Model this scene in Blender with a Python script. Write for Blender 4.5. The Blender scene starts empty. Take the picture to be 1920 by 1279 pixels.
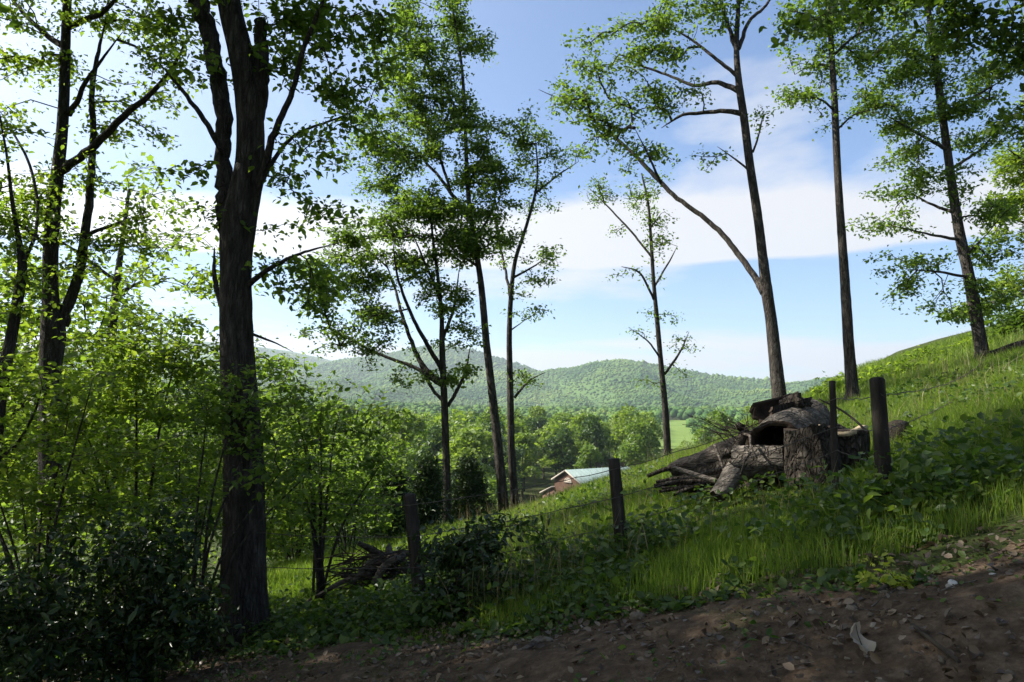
import bpy, math, random
import numpy as np
from mathutils import Vector

R = np.random.default_rng(11)
random.seed(11)
SC = bpy.context.scene
COL = SC.collection

# ------------------------------------------------------------------ camera
F = 1274.0; CX = 960.0; CY = 639.5; ZC = 1.6
PITCH = math.atan((765 - CY) / F)
cam_d = bpy.data.cameras.new('camera'); cam = bpy.data.objects.new('camera', cam_d); COL.objects.link(cam)
cam_d.sensor_width = 36; cam_d.lens = F / 1920 * 36; cam_d.clip_end = 30000; cam_d.clip_start = 0.05
cam.location = (0, 0, ZC); cam.rotation_euler = (math.pi / 2 + PITCH, 0, 0)
SC.camera = cam

# ------------------------------------------------------------------ sky, sun, exposure
SUN_AZ = math.radians(80)      # left of straight ahead
SUN_EL = math.radians(40)
SUN_DIR = Vector((-math.sin(SUN_AZ) * math.cos(SUN_EL), math.cos(SUN_AZ) * math.cos(SUN_EL), math.sin(SUN_EL)))
world = bpy.data.worlds.new('World'); SC.world = world; world.use_nodes = True
nt = world.node_tree; N = nt.nodes; L = nt.links; N.clear()

def nd(tree, typ, **kw):
    n = tree.nodes.new(typ)
    for k, v in kw.items(): setattr(n, k, v)
    return n
def ramp(tree, stops, interp='LINEAR'):
    n = tree.nodes.new('ShaderNodeValToRGB'); n.color_ramp.interpolation = interp
    e = n.color_ramp.elements
    while len(e) > 1: e.remove(e[-1])
    e[0].position = stops[0][0]; e[0].color = (*stops[0][1], 1) if len(stops[0][1]) == 3 else stops[0][1]
    for p, c in stops[1:]:
        q = e.new(p); q.color = (*c, 1)
    return n
def math_n(tree, op, a, b=None, c=None):
    n = tree.nodes.new('ShaderNodeMath'); n.operation = op
    for i, v in enumerate((a, b, c)):
        if v is None: continue
        if isinstance(v, (int, float)): n.inputs[i].default_value = v
        else: tree.links.new(v, n.inputs[i])
    return n.outputs[0]
def g(v): return (v, v, v)

sky = nd(nt, 'ShaderNodeTexSky', sky_type='NISHITA'); sky.sun_disc = False
sky.sun_elevation = SUN_EL; sky.sun_rotation = -SUN_AZ
sky.air_density = 1.0; sky.dust_density = 0.6; sky.ozone_density = 1.5; sky.altitude = 600
tc = nd(nt, 'ShaderNodeTexCoord')
sep = nd(nt, 'ShaderNodeSeparateXYZ'); L.new(tc.outputs['Generated'], sep.inputs[0])
zc = math_n(nt, 'ADD', math_n(nt, 'MAXIMUM', sep.outputs[2], 0.0), 0.16)
cmb = nd(nt, 'ShaderNodeCombineXYZ')
L.new(math_n(nt, 'DIVIDE', sep.outputs[0], zc), cmb.inputs[0]); L.new(math_n(nt, 'DIVIDE', sep.outputs[1], zc), cmb.inputs[1])
mp = nd(nt, 'ShaderNodeMapping'); mp.inputs['Location'].default_value = (3.3, 1.7, 0); mp.inputs['Scale'].default_value = (0.8, 1.1, 1)
L.new(cmb.outputs[0], mp.inputs[0])
n1 = nd(nt, 'ShaderNodeTexNoise'); n1.inputs['Scale'].default_value = 0.95; n1.inputs['Detail'].default_value = 9; n1.inputs['Roughness'].default_value = 0.56
n1.inputs['Distortion'].default_value = 0.25
L.new(mp.outputs[0], n1.inputs['Vector'])
# cloud decks: a bank low in the sky, a thin bank at the horizon, scattered cumulus above
deck = ramp(nt, [(0.0, g(.30)), (.05, g(.26)), (.085, g(.16)), (.125, g(-.02 + .02)), (.20, g(.02)), (.213, g(.30)), (.26, g(.33)), (.30, g(.14)), (.35, g(.0)), (.45, g(-.0)), (1, g(0.0))])
L.new(sep.outputs[2], deck.inputs[0])
dec = math_n(nt, 'ADD', n1.outputs['Fac'], deck.outputs['Color'])
cov = ramp(nt, [(.565, g(0)), (.62, g(.4)), (.72, g(.97))]); L.new(dec, cov.inputs[0])
# clouds toward the sun scatter more light forward
dot = nd(nt, 'ShaderNodeVectorMath', operation='DOT_PRODUCT'); L.new(tc.outputs['Generated'], dot.inputs[0]); dot.inputs[1].default_value = SUN_DIR
fwd = math_n(nt, 'POWER', math_n(nt, 'MAXIMUM', dot.outputs['Value'], 0.0), 3.0)
cl_l = math_n(nt, 'MULTIPLY_ADD', fwd, 10.0, 4.9)
ccol = nd(nt, 'ShaderNodeMix', data_type='RGBA', blend_type='MULTIPLY'); ccol.inputs[0].default_value = 1
ccol.inputs[6].default_value = (0.97, 0.97, 1.0, 1); L.new(cl_l, ccol.inputs[7])
covs = math_n(nt, 'MINIMUM', math_n(nt, 'ADD', cov.outputs['Color'], math_n(nt, 'MULTIPLY', fwd, 0.75)), 0.97)
mixc = nd(nt, 'ShaderNodeMix', data_type='RGBA'); L.new(covs, mixc.inputs[0])
skyc = nd(nt, 'ShaderNodeMix', data_type='RGBA', blend_type='MULTIPLY'); skyc.inputs[0].default_value = 1
L.new(sky.outputs[0], skyc.inputs[6]); skyc.inputs[7].default_value = (.78, .94, 1.12, 1)
L.new(skyc.outputs[2], mixc.inputs[6]); L.new(ccol.outputs[2], mixc.inputs[7])
bg = nd(nt, 'ShaderNodeBackground'); bg.inputs['Strength'].default_value = 0.086
L.new(mixc.outputs[2], bg.inputs[0])
wo = nd(nt, 'ShaderNodeOutputWorld'); L.new(bg.outputs[0], wo.inputs[0])

sun_d = bpy.data.lights.new('sun', 'SUN'); sun_d.energy = 5.0; sun_d.angle = math.radians(0.55); sun_d.color = (1, .95, .86)
sun = bpy.data.objects.new('sun', sun_d); COL.objects.link(sun)
sun.rotation_euler = (-SUN_DIR).to_track_quat('-Z', 'Y').to_euler()

SC.view_settings.view_transform = 'Standard'; SC.view_settings.look = 'None'
SC.view_settings.exposure = 1.15; SC.view_settings.gamma = 1.0
SC.render.engine = 'CYCLES'
cy = SC.cycles
cy.max_bounces = 6; cy.diffuse_bounces = 3; cy.glossy_bounces = 2; cy.transmission_bounces = 4; cy.volume_bounces = 0
cy.use_denoising = True; cy.sample_clamp_indirect = 6
cy.caustics_reflective = False; cy.caustics_refractive = False

# ------------------------------------------------------------------ pixel helpers
CP, SP = math.cos(PITCH), math.sin(PITCH)
def ray(u, v):
    a = (u - CX) / F; b = (CY - v) / F
    return np.array([a, CP - b * SP, SP + b * CP])
def at(u, v, Y):
    d = ray(u, v); return np.array([0, 0, ZC]) + d * (Y / d[1])
def px(Y): return Y / F          # metres per photo pixel at depth Y

# ------------------------------------------------------------------ noise and terrain
def _h(ix, iy, s):
    n = (ix.astype(np.int64) * 374761393 + iy.astype(np.int64) * 668265263 + s * 982451653) & 0xffffffff
    n = ((n ^ (n >> 13)) * 1274126177) & 0xffffffff
    return ((n ^ (n >> 16)) & 0xffff) / 65535.0
def vnoise(x, y, s=0):
    x = np.asarray(x, float); y = np.asarray(y, float)
    ix = np.floor(x); iy = np.floor(y); fx = x - ix; fy = y - iy
    fx = fx * fx * (3 - 2 * fx); fy = fy * fy * (3 - 2 * fy)
    a = _h(ix, iy, s); b = _h(ix + 1, iy, s); c = _h(ix, iy + 1, s); d = _h(ix + 1, iy + 1, s)
    return (a + (b - a) * fx) * (1 - fy) + (c + (d - c) * fx) * fy
def fbm(x, y, s=0, o=4):
    t = 0; a = .5
    for k in range(o):
        t = t + a * vnoise(x * 2 ** k, y * 2 ** k, s + k); a *= .5
    return t
def smax(a, b, k):
    h = np.clip(.5 + .5 * (a - b) / k, 0, 1)
    return b + (a - b) * h + k * h * (1 - h)
def H(x, y):
    x = np.asarray(x, float); y = np.asarray(y, float)
    xr = 27 * np.tanh(np.maximum(x, 0) / 90); xl = -20 * np.tanh(np.maximum(-x, 0) / 90)
    z = xr + xl - .055 * np.clip(y - 5, 0, 110) - .022 * np.clip(y - 9, 0, 8) * np.clip((3 - x) / 3, 0, 1)
    yb = 13.9 + 1.5 * np.maximum(x - 5, 0)
    d = np.maximum(y - yb, 0)
    z = z - .40 * d * d / (d + 7)
    zv = -16.5 + 10 * np.clip((-x - 20) / 200, 0, 1) * np.clip((y - 60) / 150, 0, 1) + 9 * np.clip((y - 420) / 300, 0, 1)
    z = smax(z, zv + 1.2 * (fbm(x / 60, y / 60, 5) - .5), 3.0)
    near = np.clip(1 - (np.abs(x) + np.abs(y - 8)) / 60, 0, 1)
    z = z + near * (.10 * (fbm(x / 2.2, y / 2.2, 9, 3) - .45) + .03 * (vnoise(x * 3.1, y * 3.1, 3) - .5))
    return z
def Hs(x, y): return float(H(np.array([x]), np.array([y]))[0])
def hit(u, v, lo=1.5, hi=60):
    d = ray(u, v); ts = np.linspace(lo, hi, 4000)
    P = np.array([0, 0, ZC])[None] + d[None] * (ts / d[1])[:, None]
    below = P[:, 2] < H(P[:, 0], P[:, 1])
    i = int(np.argmax(below)) if below.any() else len(ts) - 1
    return P[i]

# ------------------------------------------------------------------ mesh helpers
class MB:
    def __init__(s): s.v = []; s.q = []; s.t = []; s.n = 0
    def add(s, v, q=None, t=None):
        v = np.asarray(v, np.float32).reshape(-1, 3)
        if q is not None and len(q): s.q.append(np.asarray(q, np.int32).reshape(-1, 4) + s.n)
        if t is not None and len(t): s.t.append(np.asarray(t, np.int32).reshape(-1, 3) + s.n)
        s.v.append(v); s.n += len(v)
    def mesh(s, name, mat, smooth=True):
        me = bpy.data.meshes.new(name)
        V = np.concatenate(s.v) if s.v else np.zeros((0, 3), np.float32)
        Q = np.concatenate(s.q) if s.q else np.zeros((0, 4), np.int32)
        T = np.concatenate(s.t) if s.t else np.zeros((0, 3), np.int32)
        me.vertices.add(len(V)); me.vertices.foreach_set('co', V.ravel())
        nl = Q.size + T.size; me.loops.add(nl)
        me.loops.foreach_set('vertex_index', np.concatenate([Q.ravel(), T.ravel()]).astype(np.int32))
        me.polygons.add(len(Q) + len(T))
        st = np.concatenate([np.arange(len(Q)) * 4, len(Q) * 4 + np.arange(len(T)) * 3]).astype(np.int32)
        me.polygons.foreach_set('loop_start', st)
        if smooth: me.polygons.foreach_set('use_smooth', np.ones(len(st), bool))
        me.update(calc_edges=True); me.validate()
        if mat: me.materials.append(mat)
        return me
    def build(s, name, mat, parent=None, smooth=True):
        return link(name, s.mesh(name, mat, smooth), parent)
def link(name, me, parent=None):
    o = bpy.data.objects.new(name, me); COL.objects.link(o)
    if parent is not None:
        o.parent = parent; o.matrix_parent_inverse = parent.matrix_basis.inverted()
    return o
def tag(o, label, cat, group=None):
    o['label'] = label; o['category'] = cat
    if group: o['group'] = group
    return o
def empty(name, loc):
    o = bpy.data.objects.new(name, None); COL.objects.link(o); o.location = tuple(float(c) for c in loc)
    o.empty_display_size = .2
    return o
NT = [0]
def struct(o): o['kind'] = 'structure'; return o
def stuff(o): o['kind'] = 'stuff'; return o

def spline(P, step):
    """Catmull-Rom resample of rows (x,y,z,r)."""
    P = np.asarray(P, float)
    if len(P) < 2: return P
    A = np.vstack([2 * P[0] - P[1], P, 2 * P[-1] - P[-2]]); out = []
    for i in range(1, len(A) - 2):
        p0, p1, p2, p3 = A[i - 1], A[i], A[i + 1], A[i + 2]
        n = max(2, int(np.linalg.norm((p2 - p1)[:3]) / step) + 1)
        t = np.linspace(0, 1, n, endpoint=False)[:, None]
        out.append(.5 * (2 * p1 + (p2 - p0) * t + (2 * p0 - 5 * p1 + 4 * p2 - p3) * t ** 2 + (3 * p1 - p0 - 3 * p2 + p3) * t ** 3))
    out.append(P[-1:]); S = np.vstack(out); S[:, 3] = np.maximum(S[:, 3], P[:, 3].min() * .6)
    return S
def tube(mb, S, k=8, rough=0.0, seed=0, cap=True, lobes=0.0):
    S = np.asarray(S, float); n = len(S)
    T = np.gradient(S[:, :3], axis=0); T /= np.linalg.norm(T, axis=1)[:, None] + 1e-9
    ref = np.array([0, 0, 1.]) if abs(T[0, 2]) < .9 else np.array([1., 0, 0])
    U = np.zeros((n, 3)); u = np.cross(T[0], ref); u /= np.linalg.norm(u)
    for i in range(n):
        u = u - T[i] * u.dot(T[i]); u /= np.linalg.norm(u) + 1e-9; U[i] = u
    W = np.cross(T, U)
    a = np.linspace(0, 2 * math.pi, k, endpoint=False)
    r = S[:, 3][:, None] * np.ones((1, k))
    if rough:
        ln = np.concatenate([[0], np.cumsum(np.linalg.norm(np.diff(S[:, :3], axis=0), axis=1))])
        aa = np.stack([np.cos(a), np.sin(a)])
        nz = vnoise(aa[0][None] * 2.2 + ln[:, None] * .9 + 50, aa[1][None] * 2.2 + ln[:, None] * .25 + 50, seed) - .5
        nf = vnoise(a[None] * k / 4.5 + 0 * ln[:, None], ln[:, None] * 7 + 100, seed + 5) - .5
        r = r * (1 + rough * nz * 1.6 + rough * .7 * nf)
    if lobes:
        r = r * (1 + lobes * np.cos(a[None] * 5 + seed) * np.linspace(1, 0, n)[:, None] ** 3)
    V = S[:, None, :3] + r[..., None] * (np.cos(a)[None, :, None] * U[:, None] + np.sin(a)[None, :, None] * W[:, None])
    i = np.arange(n - 1)[:, None] * k; j = np.arange(k)[None]; j2 = (j + 1) % k
    q = np.stack([i + j, i + j2, i + k + j2, i + k + j], -1).reshape(-1, 4)
    V = V.reshape(-1, 3); t = []
    if cap:
        V = np.vstack([V, S[:1, :3], S[-1:, :3]]); c0 = n * k
        for m in range(k):
            t.append((c0, (m + 1) % k, m)); t.append((c0 + 1, (n - 1) * k + m, (n - 1) * k + (m + 1) % k))
    mb.add(V, q, t)

def rot_from(nrm, ang):
    """orthonormal frames: normal rows nrm, in-plane rotation ang -> (x,y) axes"""
    nrm = nrm / (np.linalg.norm(nrm, axis=1)[:, None] + 1e-9)
    ref = np.where(np.abs(nrm[:, 2:3]) < .95, np.array([[0, 0, 1.]]), np.array([[1., 0, 0]]))
    x = np.cross(ref, nrm); x /= np.linalg.norm(x, axis=1)[:, None] + 1e-9
    y = np.cross(nrm, x)
    c = np.cos(ang)[:, None]; s = np.sin(ang)[:, None]
    return x * c + y * s, -x * s + y * c, nrm
LEAF_D = np.array([[0, 0, 0], [-.32, .45, .10], [0, 1, -.06], [.32, .45, .10]])            # rhombus, folded
LEAF_F = np.array([[0, 0, 0], [-.25, .22, .07], [-.29, .58, .09], [0, 1, -.10], [.29, .58, .09], [.25, .22, .07]])
def leaves(mb, P, size, tilt=.6, full=False, rng=R, narrow=1.0, droop=0.0, up=(0, 0, 1)):
    n = len(P)
    if n == 0: return
    nr = rng.normal(size=(n, 3)) * tilt + np.array(up)[None]
    x, y, z = rot_from(nr, rng.uniform(0, 2 * math.pi, n))
    y = y + np.array([[0, 0, -droop]])
    sz = size * rng.uniform(.5, 1.4, n)
    T = LEAF_F if full else LEAF_D
    V = P[:, None] + sz[:, None, None] * (T[None, :, 0:1] * narrow * x[:, None] + T[None, :, 1:2] * y[:, None] + T[None, :, 2:3] * z[:, None])
    m = len(T); b = np.arange(n)[:, None] * m
    if full:
        q = np.concatenate([b + np.array([[0, 3, 2, 1]]), b + np.array([[0, 5, 4, 3]])]); mb.add(V, q, None)
    else:
        t = np.concatenate([b + np.array([[0, 2, 1]]), b + np.array([[0, 3, 2]])]); mb.add(V, None, t)

# ------------------------------------------------------------------ materials
def mat(name):
    m = bpy.data.materials.new(name); m.use_nodes = True
    t = m.node_tree; t.nodes.clear()
    o = t.nodes.new('ShaderNodeOutputMaterial')
    return m, t, o
def leaf_mat(name, c1, c2, c3, transl=.5, tcol=(1.5, 1.6, .62), rough=.45, spec=.35):
    m, t, o = mat(name)
    geo = t.nodes.new('ShaderNodeNewGeometry')
    r = ramp(t, [(0, c1), (.5, c2), (1, c3)]); t.links.new(geo.outputs['Random Per Island'], r.inputs[0])
    p = t.nodes.new('ShaderNodeBsdfPrincipled'); p.inputs['Roughness'].default_value = rough; p.inputs['Specular IOR Level'].default_value = spec
    t.links.new(r.outputs[0], p.inputs['Base Color'])
    tr = t.nodes.new('ShaderNodeBsdfTranslucent')
    mm = nd(t, 'ShaderNodeMix', data_type='RGBA', blend_type='MULTIPLY'); mm.inputs[0].default_value = 1
    t.links.new(r.outputs[0], mm.inputs[6]); mm.inputs[7].default_value = (*tcol, 1); t.links.new(mm.outputs[2], tr.inputs[0])
    mx = t.nodes.new('ShaderNodeMixShader'); mx.inputs[0].default_value = transl
    t.links.new(p.outputs[0], mx.inputs[1]); t.links.new(tr.outputs[0], mx.inputs[2]); t.links.new(mx.outputs[0], o.inputs[0])
    return m
def noise_mat(name, cols, scale=4, detail=8, bump=.4, bscale=None, rough=.9, stretch=(1, 1, 1), spec=.15, dist=.02, rnd=0.0):
    m, t, o = mat(name)
    c = t.nodes.new('ShaderNodeTexCoord'); mpp = t.nodes.new('ShaderNodeMapping'); mpp.inputs['Scale'].default_value = stretch
    t.links.new(c.outputs['Object'], mpp.inputs[0])
    nz = t.nodes.new('ShaderNodeTexNoise'); nz.inputs['Scale'].default_value = scale; nz.inputs['Detail'].default_value = detail; nz.inputs['Roughness'].default_value = .65
    t.links.new(mpp.outputs[0], nz.inputs[0])
    k = len(cols); r = ramp(t, [(.28 + .46 * i / (k - 1), cc) for i, cc in enumerate(cols)])
    fac = nz.outputs['Fac']
    if rnd:
        oi = t.nodes.new('ShaderNodeObjectInfo')
        fac = math_n(t, 'ADD', fac, math_n(t, 'MULTIPLY', math_n(t, 'SUBTRACT', oi.outputs['Random'], .5), rnd))
    t.links.new(fac, r.inputs[0])
    p = t.nodes.new('ShaderNodeBsdfPrincipled'); p.inputs['Roughness'].default_value = rough; p.inputs['Specular IOR Level'].default_value = spec
    t.links.new(r.outputs[0], p.inputs['Base Color'])
    if bump:
        n2 = t.nodes.new('ShaderNodeTexNoise'); n2.inputs['Scale'].default_value = bscale or scale * 3; n2.inputs['Detail'].default_value = 6
        t.links.new(mpp.outputs[0], n2.inputs[0])
        b = t.nodes.new('ShaderNodeBump'); b.inputs['Strength'].default_value = bump; b.inputs['Distance'].default_value = dist
        t.links.new(n2.outputs['Fac'], b.inputs['Height']); t.links.new(b.outputs[0], p.inputs['Normal'])
    t.links.new(p.outputs[0], o.inputs[0])
    return m

def bark_plates(name, cols, sc, stretch, depth=.05):
    m = noise_mat(name, cols, 7, 10, 0, None, .93, stretch, .08); t = m.node_tree
    c = t.nodes.new('ShaderNodeTexCoord'); mpp = t.nodes.new('ShaderNodeMapping'); mpp.inputs['Scale'].default_value = stretch; t.links.new(c.outputs['Object'], mpp.inputs[0])
    wz = t.nodes.new('ShaderNodeTexNoise'); wz.inputs['Scale'].default_value = 9; wz.inputs['Detail'].default_value = 5; t.links.new(mpp.outputs[0], wz.inputs[0])
    ad = nd(t, 'ShaderNodeVectorMath', operation='MULTIPLY_ADD'); t.links.new(wz.outputs['Color'], ad.inputs[0]); ad.inputs[1].default_value = (.16, .16, .16); t.links.new(mpp.outputs[0], ad.inputs[2])
    vo = nd(t, 'ShaderNodeTexVoronoi', feature='DISTANCE_TO_EDGE'); vo.inputs['Scale'].default_value = sc; t.links.new(ad.outputs[0], vo.inputs['Vector'])
    h = math_n(t, 'ADD', math_n(t, 'MINIMUM', math_n(t, 'MULTIPLY', vo.outputs['Distance'], 5.0), 1.0), math_n(t, 'MULTIPLY', wz.outputs['Fac'], .8))
    b = t.nodes.new('ShaderNodeBump'); b.inputs['Strength'].default_value = 1; b.inputs['Distance'].default_value = depth; t.links.new(h, b.inputs['Height'])
    p = [n for n in t.nodes if n.type == 'BSDF_PRINCIPLED'][0]; t.links.new(b.outputs[0], p.inputs['Normal'])
    return m
M = {}
M['bark'] = bark_plates('bark', [(.022, .019, .016), (.062, .054, .047), (.135, .12, .105)], 13, (2.4, 2.4, .5), .022)
M['bark_grey'] = bark_plates('bark_grey', [(.025, .021, .018), (.085, .074, .064), (.19, .172, .15)], 12, (2.6, 2.6, .6), .03)
M['twig'] = noise_mat('twig', [(.03, .024, .018), (.07, .056, .042)], 8, 4, 0)
M['leaf'] = leaf_mat('leaf', (.06, .105, .022), (.105, .165, .034), (.165, .225, .055), .62)
M['leaf_bright'] = leaf_mat('leaf_bright', (.08, .13, .022), (.14, .20, .034), (.21, .26, .055), .65)
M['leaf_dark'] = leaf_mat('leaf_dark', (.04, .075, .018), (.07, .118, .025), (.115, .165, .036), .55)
M['leaf_glossy'] = leaf_mat('leaf_glossy', (.012, .028, .009), (.028, .052, .015), (.06, .085, .024), .25, rough=.36, spec=.32)
M['leaf_yellow'] = leaf_mat('leaf_yellow', (.20, .26, .03), (.30, .34, .04), (.38, .40, .06), .45)
M['grass'] = leaf_mat('grass', (.07, .125, .018), (.13, .20, .03), (.23, .27, .07), .6, rough=.6)
M['weed'] = leaf_mat('weed', (.035, .07, .016), (.06, .11, .022), (.12, .165, .036), .45)
M['cedar'] = leaf_mat('cedar', (.02, .04, .014), (.035, .062, .02), (.055, .085, .028), .2)
M['far_leaf'] = leaf_mat('far_leaf', (.05, .10, .018), (.075, .14, .022), (.11, .18, .03), .35)
M['dead_leaf'] = leaf_mat('dead_leaf', (.045, .028, .018), (.10, .068, .042), (.24, .18, .12), .15, (1, .9, .7))
M['wood_old'] = noise_mat('wood_old', [(.03, .024, .019), (.095, .08, .066), (.21, .185, .155)], 6, 10, 1.0, 9, .92, (1.1, 5, 5), .08, .05, .25)
M['post'] = noise_mat('post', [(.018, .015, .013), (.04, .034, .028), (.075, .065, .055)], 9, 8, .8, 22, .9, (2.5, 2.5, .4), .1, .015)
M['cut_wood'] = noise_mat('cut_wood', [(.28, .21, .13), (.42, .33, .21), (.52, .43, .29)], 10, 6, .4, 30)
M['rot_wood'] = noise_mat('rot_wood', [(.015, .011, .008), (.04, .028, .02), (.07, .05, .035)], 8, 6, .8, 20)
M['stone'] = noise_mat('stone', [(.09, .07, .05), (.20, .165, .125), (.33, .30, .26)], 7, 7, .5, 30, .85, (1, 1, 1), .2, .01, .6)
M['stone_white'] = noise_mat('stone_white', [(.38, .36, .33), (.55, .53, .50), (.62, .60, .57)], 9, 6, .4, 30)
M['wire'] = noise_mat('wire', [(.04, .035, .03), (.09, .07, .055)], 30, 3, 0, rough=.6, spec=.4)

def ground_mat(name, grass_cols, dirt_cols, thr, gs=.6):
    m, t, o = mat(name)
    c = t.nodes.new('ShaderNodeTexCoord')
    a = t.nodes.new('ShaderNodeTexNoise'); a.inputs['Scale'].default_value = gs; a.inputs['Detail'].default_value = 10; a.inputs['Roughness'].default_value = .65; t.links.new(c.outputs['Object'], a.inputs[0])
    b = t.nodes.new('ShaderNodeTexNoise'); b.inputs['Scale'].default_value = 9; b.inputs['Detail'].default_value = 9; b.inputs['Roughness'].default_value = .7; t.links.new(c.outputs['Object'], b.inputs[0])
    rg = ramp(t, [(.3, grass_cols[0]), (.5, grass_cols[1]), (.7, grass_cols[2])]); t.links.new(b.outputs['Fac'], rg.inputs[0])
    rd = ramp(t, [(.28, dirt_cols[0]), (.5, dirt_cols[1]), (.72, dirt_cols[2])]); t.links.new(b.outputs['Fac'], rd.inputs[0])
    f = ramp(t, [(thr - .06, g(0)), (thr + .06, g(1))]); t.links.new(a.outputs['Fac'], f.inputs[0])
    mx = nd(t, 'ShaderNodeMix', data_type='RGBA'); t.links.new(f.outputs[0], mx.inputs[0]); t.links.new(rg.outputs[0], mx.inputs[6]); t.links.new(rd.outputs[0], mx.inputs[7])
    p = t.nodes.new('ShaderNodeBsdfPrincipled'); p.inputs['Roughness'].default_value = .95; p.inputs['Specular IOR Level'].default_value = .08
    t.links.new(mx.outputs[2], p.inputs['Base Color'])
    n2 = t.nodes.new('ShaderNodeTexNoise'); n2.inputs['Scale'].default_value = 26; n2.inputs['Detail'].default_value = 8; t.links.new(c.outputs['Object'], n2.inputs[0])
    bb = t.nodes.new('ShaderNodeBump'); bb.inputs['Strength'].default_value = .9; bb.inputs['Distance'].default_value = .03
    t.links.new(n2.outputs['Fac'], bb.inputs['Height']); t.links.new(bb.outputs[0], p.inputs['Normal'])
    t.links.new(p.outputs[0], o.inputs[0]); return m
GC = [(.026, .030, .012), (.042, .055, .016), (.062, .085, .024)]
DC = [(.034, .023, .015), (.082, .057, .038), (.17, .125, .088)]
M['ground'] = ground_mat('ground', GC, DC, .62)
M['road'] = ground_mat('road', [(.04, .045, .018), (.05, .05, .02), (.06, .06, .03)], DC, .36, 1.4)

# ------------------------------------------------------------------ ground
def lines(fine_lo, fine_hi, step, lo, hi, gr=1.13):
    a = list(np.arange(fine_lo, fine_hi + 1e-6, step)); s = step
    x = fine_hi
    while x < hi: s *= gr; x += s; a.append(x)
    x = fine_lo; s = step
    while x > lo: s *= gr; x -= s; a.insert(0, x)
    return np.array(a)
def grid_mesh(xs, ys, zf, name, m):
    X, Y = np.meshgrid(xs, ys); Z = zf(X, Y)
    V = np.stack([X, Y, Z], -1).reshape(-1, 3); nx = len(xs)
    i, j = np.meshgrid(np.arange(len(ys) - 1), np.arange(nx - 1), indexing='ij')
    a = (i * nx + j).ravel(); q = np.stack([a, a + 1, a + nx + 1, a + nx], -1)
    mb = MB(); mb.add(V, q); return mb.build(name, m)
struct(grid_mesh(lines(-10, 12, .25, -6000, 6000), lines(0, 22, .25, -2500, 6000), H, 'ground', M['ground']))

EDGE = lambda x: 4.95 - .47 * x                 # far edge of the dirt track
rx = np.arange(-7, 9, .13); off = np.linspace(0, 1, 30)
X = np.repeat(rx[None], 30, 0)
Ye = EDGE(rx) + .25 + 1.1 * (fbm(rx * .9 + 4, rx * 0 + 2, 31, 4) - .5)
Yn = EDGE(rx) - 5.2 + .5 * (fbm(rx * .9, rx * 0, 37, 3) - .5)
Yr = Ye[None] + (Yn - Ye)[None] * off[:, None]
rut = -.05 * np.exp(-((off - .32) / .1) ** 2) - .06 * np.exp(-((off - .72) / .1) ** 2)
edge_in = np.minimum(1, np.minimum(off, 1 - off) * 9)
Z = H(X, Yr) + .012 - .03 * (1 - edge_in[:, None]) + (.05 + rut[:, None] * .6 + .10 * (fbm(X * 2.5, Yr * 2.5, 12, 3) - .4) + .05 * (fbm(X * 9, Yr * 9, 15, 2) - .4)) * edge_in[:, None]
V = np.stack([X, Yr, Z], -1).reshape(-1, 3)
i, j = np.meshgrid(np.arange(29), np.arange(len(rx) - 1), indexing='ij'); a = (i * len(rx) + j).ravel()
mb = MB(); mb.add(V, np.stack([a, a + len(rx), a + len(rx) + 1, a + 1], -1)); struct(mb.build('dirt_road', M['road']))
def Hr(x, y):
    k = (EDGE(x) - y) / 5.2
    return H(x, y) + np.where((k > .05) & (k < .95), .035, 0)

# ------------------------------------------------------------------ mountains
RIDGES = [  # depth, run-out, [(u, v)...] crest read off the photograph
    (2300, 1250, [(-400, 800), (300, 770), (560, 735), (760, 716), (900, 700), (1010, 696), (1080, 690), (1130, 679), (1160, 675), (1200, 679), (1260, 690), (1330, 703), (1440, 714), (1500, 727), (1560, 748), (1640, 772), (1800, 800), (2200, 840)]),
    (3100, 1500, [(-600, 700), (200, 700), (480, 702), (600, 690), (660, 676), (740, 660), (800, 649), (840, 646), (900, 660), (960, 680), (1020, 700), (1100, 730), (1300, 770), (2200, 860)]),
    (4100, 1500, [(-800, 600), (0, 615), (300, 632), (480, 650), (540, 658), (600, 671), (680, 690), (760, 715), (900, 770), (2200, 900)]),
]
def Hm(X, Y):
    Z = np.full(X.shape, -30.0)
    for k, (D, W, pr) in enumerate(RIDGES):
        us = np.array([p[0] for p in pr]); xs = (us - CX) / F * D
        zs = np.array([at(p[0], p[1], D)[2] for p in pr])
        c = np.interp(X, xs, zs)
        warp = 260 * (fbm(X / 500, Y / 900, 40 + k, 3) - .45)
        t = 1 - np.abs(Y - D + 0 * warp) / W
        sp = np.abs(2 * fbm((X + warp) / 330, Y / 1500 + 3, 60 + k, 3) - .95)         # spurs running down the face
        tt = np.clip(t, 0, 1); f = tt ** 1.15
        z = -22 + (c + 22) * f + (sp - .25) * 330 * tt * (1 - tt) * 1.6 + 22 * (fbm(X / 120, Y / 120, 80 + k, 3) - .5) * tt * (1 - tt) * 2
        Z = np.maximum(Z, np.where(t > 0, z, -30))
    return Z
M['mountain'] = ground_mat('mountain', [(.06, .11, .03), (.085, .145, .036), (.11, .17, .045)], [(.04, .085, .03), (.055, .105, .034), (.07, .12, .04)], .52, .005)
struct(grid_mesh(np.arange(-2700, 2300, 19.), np.arange(1000, 5400, 22.), Hm, 'mountain', M['mountain']))

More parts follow.
